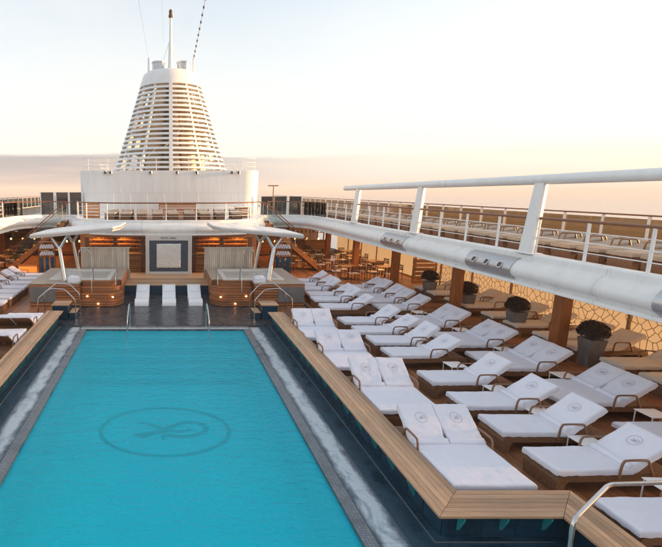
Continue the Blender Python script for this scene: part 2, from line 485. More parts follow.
def glass_mat(name, tint, ior=1.5):
    m = bpy.data.materials.new(name); m.use_nodes = True
    N, L = m.node_tree.nodes, m.node_tree.links; N.clear()
    out = N.new('ShaderNodeOutputMaterial'); mix = N.new('ShaderNodeMixShader')
    tr = N.new('ShaderNodeBsdfTransparent'); tr.inputs[0].default_value = (*tint, 1)
    gl = N.new('ShaderNodeBsdfGlossy'); gl.inputs['Roughness'].default_value = .02
    fr = N.new('ShaderNodeFresnel'); fr.inputs['IOR'].default_value = ior
    L.new(fr.outputs[0], mix.inputs[0]); L.new(tr.outputs[0], mix.inputs[1]); L.new(gl.outputs[0], mix.inputs[2]); L.new(mix.outputs[0], out.inputs[0])
    return m
def film_glass(name, tint, film, amount):
    m = glass_mat(name, tint); N, L = m.node_tree.nodes, m.node_tree.links
    mixs = [n for n in N if n.type == 'MIX_SHADER'][0]; trn = [n for n in N if n.type == 'BSDF_TRANSPARENT'][0]
    tl = N.new('ShaderNodeBsdfTranslucent'); tl.inputs[0].default_value = (*film, 1)
    m2 = N.new('ShaderNodeMixShader'); m2.inputs[0].default_value = amount
    L.new(trn.outputs[0], m2.inputs[1]); L.new(tl.outputs[0], m2.inputs[2]); L.new(m2.outputs[0], mixs.inputs[1])
    return m
M['glass'] = glass_mat('clear_glass', (.86, .90, .90))
M['glass_smoke'] = glass_mat('smoked_glass', (.58, .54, .50))
M['glass_amber'] = film_glass('frosted_film_glass', (.90, .84, .76), (.82, .76, .68), .36)
M['ribbed'] = film_glass('ribbed_glass', (.86, .80, .72), (.80, .74, .66), .55)
M['glass_tan'] = film_glass('tan_film_glass', (.90, .86, .80), (.58, .50, .43), .12)
def sea_mat():
    m = mat('sea_water', (.16, .17, .18), .14, var=.1, vscale=.02, bump=.6, bscale=.08)
    return m
M['sea'] = sea_mat()

# ------------------------------------------------------------------ setting: sea, hull, decks, pool
struct('sea', MB().add([(-9000, -9000, -22), (9000, -9000, -22), (9000, 9000, -22), (-9000, 9000, -22)], [(0, 1, 2, 3)]), M['sea'])

PWX, PY0, PY1 = 2.85, -3.0, 16.55      # pool water half width, near and far end
BIN, BOUT = 3.88, 4.48                 # bench inner and outer edge
GZ = -.06
# the lower deck's sub-floor with the pool cut out of it
fl = MB()
for (x0, x1, y0, y1) in ((-14.6, -BIN - .25, -6, 60), (BIN + .25, 14.6, -6, 60), (-BIN - .25, BIN + .25, 22.5, 60)):
    fl.box(x0, x1, y0, y1, -.5, -.035)
deck = struct('lower_deck', fl, M['caulk'])
# pool surround: grey mosaic rim, navy floor and the far tanning shelf
NY = 5.55    # the navy floor ends at a step in front of the bench's alcove
su = MB()
for sx in (-1, 1):
    a, b = sorted((sx * (PWX), sx * 3.0595)); su.box(a, b, PY0, PY1, -.45, 0)
su.box(-3.059, 3.059, PY1, PY1 + .05, -.45, -.002)
struct('pool_rim', su, M['mosaic_grey'])
ma = MB()  # strip of wet ledge that carries the painted sky reflection
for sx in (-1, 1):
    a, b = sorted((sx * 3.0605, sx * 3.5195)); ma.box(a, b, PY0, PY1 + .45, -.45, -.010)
band = struct('sky_sheen_band', ma, M['caulk'])
slab_m = MB().box(-.2285, .2285, -.597, .597, -.0095, .002, .002).mesh('sky_sheen_slab', M['sky_sheen'])
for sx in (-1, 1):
    for k in range(13): mesh_obj('sky_sheen_slab', slab_m, band, (sx * 3.29, 2.0 + 1.2 * k - .195, 0))
nv = MB()
for sx in (-1, 1):
    a, b = sorted((sx * 3.5205, sx * (BIN + .3))); nv.box(a, b, PY0, PY1 + .45, -.45, -.001)
nv.box(BIN + .3, 7.0, -2, 6.2, -.45, -.001)
struct('pool_gutter_floor', nv, M['mosaic_navy'])
wl_ = MB().box(-3.059, 3.059, PY1 + .052, PY1 + .20, -.45, .003)
struct('pool_coping', wl_, M['coping_pale'])
struct('tanning_shelf', MB().box(-BIN - .3, BIN + .3, PY1 + .452, 22.5, -.45, -.004).box(-3.059, 3.059, PY1 + .2015, PY1 + .451, -.45, -.003), M['shelf_tile'])
struct('shelf_water', MB().add([(-BIN - .29, PY1 + .46, .012), (BIN + .29, PY1 + .46, .012), (BIN + .29, 22.49, .012), (-BIN - .29, 22.49, .012)], [(0, 1, 2, 3)]), M['film'])
# basin
ba = MB()
D = -1.35
ba.add([(-PWX, PY0, D), (PWX, PY0, D), (PWX, PY1, D), (-PWX, PY1, D)], [(0, 1, 2, 3)])
PWI = PWX - .004
ba.add([(-PWI, PY0, D), (-PWI, PY1, D), (-PWI, PY1, -.066), (-PWI, PY0, -.066)], [(0, 1, 2, 3)])
ba.add([(PWI, PY0, D), (PWI, PY1, D), (PWI, PY1, -.066), (PWI, PY0, -.066)], [(3, 2, 1, 0)])
ba.add([(-PWX, PY1 - .004, D), (PWX, PY1 - .004, D), (PWX, PY1 - .004, -.066), (-PWX, PY1 - .004, -.066)], [(3, 2, 1, 0)])
ba.add([(-PWX, PY0, D), (PWX, PY0, D), (PWX, PY0, 0), (-PWX, PY0, 0)], [(0, 1, 2, 3)])
for k in range(5):   # entry steps at the far end
    ba.box(-PWX + .008, PWX - .008, PY1 - .36 * (k + 1), PY1 - .36 * k - .008, D + .002, -.22 - .23 * k)
basin = struct('pool_basin', ba, M['mosaic_pool'])
M['pool_ink'] = mat('pool_emblem_tile', (.008, .12, .17), .5, var=.2, vscale=9)
def ell(cx, cy, rx, ry, n=64, a0=0, a1=2 * PI):
    return [(cx + rx * math.cos(a0 + (a1 - a0) * i / n), cy + ry * math.sin(a0 + (a1 - a0) * i / n)) for i in range(n + (0 if abs(a1 - a0 - 2 * PI) < 1e-6 else 1))]
def bez(pts, n=14):
    out = []
    P = [Vector(p) for p in pts]
    for i in range(len(P) - 1):      # Catmull-Rom
        p0, p1, p2, p3 = P[max(i-1, 0)], P[i], P[i+1], P[min(i+2, len(P)-1)]
        for k in range(n):
            t = k / n
            out.append(tuple(.5 * ((2*p1) + (p2-p0)*t + (2*p0-5*p1+4*p2-p3)*t*t + (3*p1-p0-3*p2+p3)*t**3)))
    out.append(tuple(P[-1])); return out
def monogram(mb, cx, cy, sx, sy, w, z):
    # the ribbon-like monogram inside the ring
    def T(l): return [(cx + x * sx, cy + y * sy) for x, y in bez(l)]
    mb.strip(T([(-.42, -.30), (-.25, -.22), (-.05, -.05), (.12, .16), (.38, .34), (.62, .26), (.68, .02), (.52, -.22), (.24, -.30), (.02, -.22)]), w, z)
    mb.strip(T([(-.46, .32), (-.30, .30), (-.14, .12), (.05, -.02), (.30, -.08), (.44, .04)]), w * .8, z + .0006)
    mb.strip(T([(-.04, .10), (-.03, -.1), (-.02, -.42)]), w * .7, z + .0012)
    mb.strip(T([(-.50, -.24), (-.30, -.16), (-.08, -.10), (.1, -.02)]), w, z + .0018)
em = MB()
em.strip(ell(0, 11.75, 1.72, 1.27), .11, D + .006, closed=True)
monogram(em, 0, 11.75, 1.62, 1.2, .15, D + .006)
o = em.build('emblem', M['pool_ink'], basin, None)
wat = struct('pool_water', MB().add([(-PWX - .0, PY0, GZ), (PWX + .0, PY0, GZ), (PWX + .0, PY1, GZ), (-PWX - .0, PY1, GZ)], [(0, 1, 2, 3)]), M['water'])
# thin steel trim line at the foot of the benches
tr = empty('gutter_trim', 'thin pale metal trim line along the pool gutter floor under the benches', 'trim')
MB().box(3.88, 3.892, 6.01, 17.0, .0, .012).build('strip', M['steel_dull'], tr)
MB().box(3.8925, 5.6, 6.01, 6.022, .0, .012).build('strip', M['steel_dull'], tr)
MB().box(-3.892, -3.88, 4.0, 17.0, .0, .012).build('strip', M['steel_dull'], tr)

# ------------------------------------------------------------------ lower deck planks
pm = MB().box(0, 1, 0, 1, -.03, 0, 0).mesh('plank', M['deck_teak'])
def planks(x0, x1, y0, y1, w, nlen, parent, skip=None):
    x = x0; i = 0
    while x + w <= x1 + 1e-6:
        cuts = [y0] + [y0 + (y1 - y0) * (k + (.35 if i % 2 else 0.0) + random.uniform(-.08, .08)) / nlen for k in range(1, nlen)] + [y1]
        for a, b in zip(cuts[:-1], cuts[1:]):
            mesh_obj('plank', pm, parent, (x, a + .002, 0), 0, (w - .008, b - a - .004, 1))
        x += w; i += 1
planks(6.2, 14.3, 4.0, 36, .15, 5, deck)
planks(4.26, 6.2, 6.25, 36, .15, 4, deck)
deckL = struct('port_deck', MB().box(-14.3, -4.2, 8, 36, -.034, -.0305), M['caulk'])
planks(-14.3, -4.16, 10, 36, .15, 3, deckL)

# ------------------------------------------------------------------ teak benches round the pool
def prism_plank(poly, z0, z1, parent, m='bench_teak'):
    MB().prism(poly, z0, z1).build('plank', M[m], parent, 30)
def bench_run(parent, path, n=6, w=.6, z0=.415, z1=.45, gap=.007):
    # path: inner-edge polyline; boards run along it, offset outwards on the left-hand side normal, mitred at corners
    P = [Vector(p) for p in path]
    def off(i, d):
        if i == 0: t = (P[1] - P[0]).normalized(); nrm = Vector((-t.y, t.x)); return P[0] + nrm * d
        if i == len(P) - 1: t = (P[-1] - P[-2]).normalized(); nrm = Vector((-t.y, t.x)); return P[-1] + nrm * d
        t0 = (P[i] - P[i-1]).normalized(); t1 = (P[i+1] - P[i]).normalized()
        n0 = Vector((-t0.y, t0.x)); n1 = Vector((-t1.y, t1.x))
        b = (n0 + n1); b = b / b.dot(n0)
        return P[i] + b * d
    bw = w / n
    for i in range(len(P) - 1):
        t = (P[i+1] - P[i]).normalized()
        for k in range(n):
            d0, d1 = k * bw + gap / 2, (k + 1) * bw - gap / 2
            e = t * .004
            poly = [off(i, d0) + e, off(i+1, d0) - e, off(i+1, d1) - e, off(i, d1) + e]
            prism_plank([tuple(p) for p in poly], z0, z1, parent, 'bench_teak_y' if abs(t.y) > .5 else 'bench_teak_x')
benchR = empty('teak_bench', 'teak plank bench with mitred corner between pool and the double loungers with circled emblems', 'bench', (0, 0, 0))
bench_run(benchR, [(5.0, 4.93), (5.63, 4.93), (5.63, 5.97), (3.88, 5.97), (3.88, 17.3)][::-1])
benchL = empty('teak_bench', 'straight teak plank bench with steps and handrails at end nearest port jacuzzi', 'bench', (0, 0, 0))
bench_run(benchL, [(-3.88, 4.0), (-3.88, 17.5)])
# supports: navy tiled walls under the benches with small teal brackets
def bwall(parent, x0, x1, y0, y1): MB().box(x0, x1, y0, y1, -.03, .405).build('tiled_wall', M['tile_navy'], parent)
bwall(benchR, 4.05, 4.40, 6.13, 17.25)
bwall(benchR, 4.4005, 6.1, 6.13, 6.45)
bwall(benchR, 5.80, 6.1, 4.95, 6.1295)
bwall(benchL, -4.40, -4.05, 4.0, 17.45)
# dark tiles of the wall below the bench, each proud of the wall
tm = MB().box(-.235, .235, -.012, .0, -.185, .185, .006).mesh('tile', M['tile_navy'])
for k in range(22):
    o = mesh_obj('tile', tm, benchR, (4.0495, 6.40 + .49 * k, .20), R(-90)); o = mesh_obj('tile', tm, benchL, (-4.0495, 6.4 + .49 * k, .20), R(90))
for k in range(3): mesh_obj('tile', tm, benchR, (4.36 + .49 * k, 6.1295, .20))
bk = MB().prism([(0, .40), (-.14, .40), (-.14, .37), (-.03, .14), (0, .12)], -.012, .012, 'y').mesh('bracket', M['bracket'])
for k in range(15):
    mesh_obj('bracket', bk, benchR, (4.037, 6.9 + .7 * k, 0)); mesh_obj('bracket', bk, benchL, (-4.037, 6.9 + .7 * k, 0), PI)
for k in range(3): mesh_obj('bracket', bk, benchR, (4.25 + .62 * k, 6.117, 0), R(90))

# ------------------------------------------------------------------ sun loungers
def wob(v, amp, fr, seed):
    return noise.noise(Vector((v[0] * fr + seed, v[1] * fr - seed * 1.7, v[2] * fr))) * amp
def cushion(x0, x1, y0, y1, z0, z1, nx, ny, seed, r=.035, amp=.010, drop=0.0):
    # soft slab: rounded edge, gently uneven top, hem hanging a little below
    mb = MB(); vs = []; fs = []
    def pt(u, v, top):
        x = x0 + (x1 - x0) * u; y = y0 + (y1 - y0) * v
        du = min(u, 1 - u) * (x1 - x0); dv = min(v, 1 - v) * (y1 - y0)
        e = min(du, dv)
        z = z1 if top else z0
        if top:
            if e < r: z -= r * (1 - math.sqrt(max(0, 1 - (1 - e / r) ** 2)))
            z += wob((x, y, 0), amp, 2.6, seed) + wob((x, y, 3), amp * .5, 7, seed)
            cr_ = abs(noise.noise(Vector((x * 1.7 + seed * 3, y * 3.2 + seed, 5.0))))
            z -= amp * .55 * max(0, 1 - cr_ / .07)      # soft creases in the cloth
        return (x, y, z)
    us = [0, .006, .018, .04] + [.04 + .92 * i / nx for i in range(1, nx)] + [.96, .982, .994, 1]
    vv = [0, .012, .035, .07] + [.07 + .86 * i / ny for i in range(1, ny)] + [.93, .965, .988, 1]
    A, B = len(us), len(vv)
    top = [pt(u, v, True) for u in us for v in vv]
    vs += top
    for i in range(A - 1):
        for j in range(B - 1):
            fs.append((i*B+j, (i+1)*B+j, (i+1)*B+j+1, i*B+j+1))
    rim = [i*B for i in range(A)] + [(A-1)*B + j for j in range(1, B)] + [i*B + B-1 for i in range(A-2, -1, -1)] + [j for j in range(B-2, 0, -1)]
    o1 = len(vs)
    cx, cy = (x0 + x1) / 2, (y0 + y1) / 2
    for k in rim:
        x, y, z = vs[k]
        h = z0 - drop + wob((x * 2, y * 2, 1), .02, 5, seed)
        g = 1 + wob((x, y, 7), .006, 6, seed)
        vs.append(((x - cx) * g + cx, (y - cy) * g + cy, h))
    n = len(rim)
    for k in range(n):
        a, b = rim[k], rim[(k+1) % n]
        fs.append((b, a, o1 + k, o1 + (k+1) % n))
    fs.append(tuple(range(o1, o1 + n)))
    return mb.add(vs, fs)
def base_profile(L):
    out = [(0.02, 0), (.0, .24), (.03, .32), (.10, .365), (L - .10, .365), (L - .03, .32), (L, .24), (L - .02, 0)]
    inn = [(L - .14, 0), (L - .15, .16), (L - .20, .225), (.20, .225), (.15, .16), (.14, 0)]
    return out, inn
def base_mesh(L, w):
    mb = MB(); out, inn = base_profile(L)
    # the band is swept as quads so that the profile stays open underneath
    o = out; i_ = inn[::-1]       # both now run foot -> head
    io = [(.14, 0), (.145, .10), (.15, .16), (.20, .225), (L - .20, .225), (L - .15, .16), (L - .145, .10), (L - .14, 0)]
    for a in range(len(o) - 1):
        q = [o[a], o[a+1], io[a+1], io[a]]
        vs = [(x, -w/2, z) for x, z in q] + [(x, w/2, z) for x, z in q]
        fs = [(0,1,2,3), (7,6,5,4), (0,4,5,1), (3,2,6,7)]
        if a == 0: fs.append((0,3,7,4))
        if a == len(o) - 2: fs.append((1,5,6,2))
        mb.add(vs, fs)
    return mb
def hoop(y):
    pts = [(1.02, y, .30), (1.035, y, .50), (1.06, y, .585), (1.12, y, .615), (1.42, y, .615), (1.485, y, .585), (1.52, y, .50), (1.60, y, .32)]
    P = bez([(p[0], p[2]) for p in pts], 4)
    mb = MB(); mb.tube([(a, y, b) for a, b in P], .020, 8); return mb
def emblem_mesh(r, w):
    mb = MB(); mb.strip(ell(0, 0, r, r * 1.0, 28), w, 0, closed=True)
    monogram(mb, 0, 0, r * .95, r * .95, w * 1.1, .0004)
    return mb.mesh('emblem', M['emblem_grey'], None)
EMB = emblem_mesh(.105, .0065)
def back_matrix(ang): return Matrix.Translation((1.24, 0, .40)) @ Matrix.Rotation(-ang, 4, 'Y')
def make_lounger(name, cat, widths, seed, cushion_mat='towel', ang=33, emblem=True, L=2.1, simple=False):
    # widths: list of back widths; 1 for a single, 2 for a double. Local +x runs from foot to head
    root = empty(name, '', cat)
    tw = sum(widths)
    base_mesh(L, tw - .02).build('base', M['wicker'], root)
    cushion(-.03, 1.27, -tw/2 - .005, tw/2 + .005, .367, .455, 34, 14 * len(widths), seed, drop=.015, amp=.014).build('mattress', M[cushion_mat], root, 60)
    BM = back_matrix(R(ang))
    y = -tw / 2
    for i, w in enumerate(widths):
        y0, y1 = y + (.004 if i else 0), y + w - (.004 if i < len(widths) - 1 else 0)
        fan = R(1.2) * (0 if len(widths) == 1 else (-1 if i == 0 else 1))
        m2 = BM @ Matrix.Rotation(0, 4, 'Z')
        bk_ = MB().box(0, .74, y0 + .02, y1 - .02, -.055, -.002, .012).xform(m2).build('backrest', M['wicker'], root)
        tb = cushion(.0, .80, y0 - .004, y1 + .004, -.045, .075, 20, 16, seed + 5 * i + 1, amp=.018)
        if len(widths) == 2:   # the two towels part slightly towards the hinge
            s_ = 1 if i == 0 else -1
            tb.v = [(a, b + (s_ * -.034 * max(0, 1 - abs(a - .15) / .2) if (s_ == 1 and b > y1 - .08) or (s_ == -1 and b < y0 + .08) else 0), c) for a, b, c in tb.v]
        tb.xform(m2); t_ = tb.build('back_towel' if cushion_mat == 'towel' else 'back_cushion', M[cushion_mat], root, 60)
        if emblem:
            e = mesh_obj('emblem', EMB, t_)
            e.matrix_local = m2 @ Matrix.Translation((.50, (y0 + y1) / 2, .092)) @ Matrix.Rotation(R(-90), 4, 'Z')
        rl = MB()
        if cushion_mat == 'towel':
            rl = cushion(-.02, .085, y0 + .005, y1 - .005, .04, .118, 4, 6, seed + 9 + i, r=.03, amp=.006).xform(m2)
            rl.build('towel_fold', M[cushion_mat], root, 60)
        y += w
    for s in (-1, 1):
        hoop(s * (tw / 2 + .012)).build('armrest', M['arm_brown'], root)
    return root
S_V = [make_lounger('sun_lounger', 'sun lounger', [.74], 1.3 + 4.1 * k, ang=30 + 2.2 * k) for k in range(5)]
D_V = [make_lounger('double_sun_lounger', 'sun lounger', [.655, .655], 2.2 + 5.3 * k, ang=33.5 + 1.5 * k) for k in range(3)]
C_V = [make_lounger('cream_lounger', 'sun lounger', [.72], 8.8, 'cream', ang=30, emblem=False)]
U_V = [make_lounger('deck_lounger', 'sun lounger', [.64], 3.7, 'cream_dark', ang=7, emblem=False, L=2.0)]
US = {id(x): [False] for x in S_V + D_V + C_V + U_V}
def put(V, k, loc, rz, label, group):
    p = V[k % len(V)]
    return place(p, US[id(p)], loc, rz, label, group)
# row next to the pool benches: singles, heads outboard; (x of foot, y of centre)
row1 = [(6.46, 6.05), (6.47, 7.45), (6.48, 8.71), (6.47, 9.81), (6.48, 11.10), (6.37, 12.91), (6.40, 14.07), (6.37, 15.13), (6.30, 16.29),
        (6.28, 18.35), (6.33, 19.66), (6.40, 20.65), (6.25, 21.85), (6.30, 22.78), (6.28, 23.80)]
n1 = len(row1)
for i, (x, y) in enumerate(row1):
    put(S_V, i * 2 + (i // 3), (x, y, 0), R(random.uniform(-2.6, 2.6)),
        'single white-towelled wicker lounger, %s in the starboard inner row counting towards the funnel' % ORD[i], 'single loungers in the starboard inner row')
# doubles further outboard, then singles
for i, (x, y) in enumerate([(8.95, 8.1), (8.72, 10.27), (8.62, 12.29), (8.57, 14.16), (8.5, 16.2)]):
    put(D_V, i, (x, y, 0), R(random.uniform(-1.2, 1.2)),
        'double white-towelled wicker lounger, %s in the starboard outer row counting towards the funnel' % ORD[i], 'double loungers in the starboard outer row')
for i, y in enumerate([18.25, 19.35, 20.2, 21.3, 22.25]):
    put(S_V, i + 1, (8.42, y, 0), R(random.uniform(-1.6, 1.6)),
        'single wicker lounger with white towel, %s beyond the double loungers of the starboard outer row' % ORD[i], 'single loungers in the starboard outer row')
# doubles along the starboard bench, heads aft
for i, (x, y) in enumerate([(5.17, 6.72), (5.17, 9.28), (5.12, 11.72), (5.08, 14.22)]):
    put(D_V, i + 1, (x, y, 0), R(90 + random.uniform(-1, 1)),
        'double white-towelled lounger beside the starboard teak bench, %s from the bench corner' % ORD[i], 'double loungers along the starboard bench')
# doubles along the port bench, heads towards the bow
for i, (x, y) in enumerate([(-5.2, 17.15), (-5.25, 15.1)]):
    put(D_V, i, (x, y, 0), R(-90 + random.uniform(-1, 1)),
        'double white-towelled lounger beside the port teak bench, %s from the bench steps' % ORD[i], 'double loungers along the port bench')
for i, y in enumerate([25.45, 24.3, 23.2, 22.1, 21.1, 20.1, 19.0]):
    put(S_V, i, (-6.55 if i < 2 else -6.65, y, 0), R(180 + random.uniform(-1.6, 1.6)),
        'single white-towelled lounger on the port side, %s from the dining tables' % ORD[i], 'single loungers on the port side')
# cream loungers by the patterned glass
for i, y in enumerate([9.9, 11.0, 12.1, 13.55, 14.55, 15.9, 17.1, 18.6, 19.5, 20.9, 22.0]):
    put(C_V, 0, (12.05, y, 0), R(random.uniform(-1.5, 1.5)),
        'cream cushioned lounger by the patterned glass, %s along from the slatted wooden screen' % ORD[10 - i], 'cream loungers by the starboard glass')
# small white side tables
def make_side_table():
    t = empty('side_table', '', 'table')
    MB().box(-.22, .22, -.21, .21, .385, .405, .006).build('table_top', M['white_plastic'], t)
    for sx in (-1, 1):
        for sy in (-1, 1):
            MB().cyl((sx * .195, sy * .185, 0), (sx * .195, sy * .185, .386), .011, 8).build('leg', M['white_plastic'], t)
    return t
st_p = make_side_table(); st_u = [False]
for i, (x, y, near) in enumerate([(7.95, 6.76, 'first'), (7.85, 8.1, 'second'), (7.9, 9.28, 'third'), (7.8, 10.45, 'fourth'), (7.75, 12.0, 'fifth'), (7.75, 13.5, 'sixth'), (7.7, 15.7, 'seventh')]):
    place(st_p, st_u, (x, y, 0), R(random.uniform(-4, 4)), 'small white side table between inner row single loungers, %s counting towards the funnel' % near, 'side tables of the inner row')
for i, (x, y) in enumerate([(10.2, 9.2), (10.05, 11.28), (9.95, 13.22), (9.9, 15.2), (9.7, 17.5)]):
    place(st_p, st_u, (x, y, 0), R(random.uniform(-4, 4)), 'small white side table between outer row double loungers, %s counting towards the funnel' % ORD[i], 'side tables of the outer row')

# three white in-water loungers on the tanning shelf
def make_shelf_lounger():
    root = empty('shelf_lounger', '', 'sun lounger')
    prof = [(0, .0), (0, .16), (.10, .26), (.35, .27), (.62, .19), (.85, .17), (1.0, .22), (1.75, .62), (1.82, .60), (1.80, .54), (1.2, .20), (1.35, 0)]
    MB().prism(prof, -.30, .30, 'y').build('shell', M['white_plastic'], root, 50)
    MB().prism([(1.30, .33), (1.66, .535), (1.66, .60), (1.60, .60), (1.28, .415)], -.22, .22, 'y').build('head_pad', M['white_plastic'], root, 50)
    return root
sl_p = make_shelf_lounger(); sl_u = [False]
for x, lb in ((-1.02, 'white moulded lounger in shallow water beside the port jacuzzi steps'), (.18, 'white moulded lounger in shallow water in front of the white textured artwork'),
              (1.34, 'white moulded lounger in shallow water beside the starboard jacuzzi steps')):
    place(sl_p, sl_u, (x, 20.0, .0), R(90), lb, 'white loungers on the tanning shelf')

# ------------------------------------------------------------------ pool handrails
def rail(label, paths, r=.021, name='pool_handrail'):
    o = empty(name, label, 'handrail', paths[0][0])
    b0 = Vector(paths[0][0])
    for p in paths:
        MB().tube([Vector(q) - b0 for q in p], r, 10).build('rail', M['steel'], o)
    for p in paths:
        for q in (p[0], p[-1]):
            if q[2] < .3: MB().lathe([(.045, 0), (.045, .012), (.022, .02)], 14, Vector(q) - b0 + Vector((0, 0, .0))).build('flange', M['steel_dull'], o)
    return o
def smooth(pts, n=5, r=.14):
    # fillet corners
    P = [Vector(p) for p in pts]; out = [P[0]]
    for i in range(1, len(P) - 1):
        a = P[i] + (P[i-1] - P[i]).normalized() * min(r, (P[i-1] - P[i]).length * .45); b = P[i] + (P[i+1] - P[i]).normalized() * min(r, (P[i+1] - P[i]).length * .45)
        for k in range(n + 1):
            t = k / n; out.append(a.lerp(P[i], t).lerp(P[i].lerp(b, t), t))
    out.append(P[-1]); return [tuple(p) for p in out]
for x, w_ in ((-1.28, 'port'), (1.50, 'starboard')):
    rail('single looped steel handrail over the pool entry steps on the %s side' % w_,
         [smooth([(x, 16.72, .005), (x, 16.72, .93), (x, 16.35, .97), (x, 15.5, .62), (x, 15.5, -.7)], 5, .16)])
for sx, w_ in ((-1, 'port'), (1, 'starboard')):
    for y in (17.75, 18.75):
        rail('arched steel handrail over the %s bench steps, on the side %s' % (w_, 'next to the bench planks' if y < 18 else 'next to the jacuzzi'),
             [smooth([(sx * 4.92, y, 0), (sx * 4.90, y, .86), (sx * 4.42, y, 1.26), (sx * 3.84, y, 1.22), (sx * 3.46, y, .80), (sx * 3.46, y, .005)], 5, .12)])
rail('steel handrail with kinked top bar at the bench alcove', [smooth([(4.80, 4.93, -.0), (4.84, 5.0, 1.15), (5.62, 5.42, 1.33), (7.6, 5.5, 1.33), (7.6, 5.5, .0)], 6, .1)], .026)
# stile steps at the ends of both benches
for sx, w_ in ((-1, 'port'), (1, 'starboard')):
    s_ = empty('bench_steps', 'wooden block steps crossing the end of the %s bench' % w_, 'steps', (sx * 4.1, 18.3, 0))
    for k in range(4):
        MB().box(-.34, .34, -.40 + .2 * k + .004, -.40 + .2 * (k + 1) - .004, .53, .565, .004).build('tread', M['bench_teak'], s_)
    MB().box(-.30, .30, -.38, .38, .0, .529).build('riser_block', M['tile_navy'], s_)
    for k in range(2):
        MB().box(*sorted((-sx * .345, -sx * .62)), -.36 + .36 * k, -.01 + .36 * k, .235, .27, .004).build('tread', M['bench_teak'], s_)
    MB().box(*sorted((-sx * .3455, -sx * .60)), -.34, .33, .0, .234).build('riser_block', M['tile_navy'], s_)

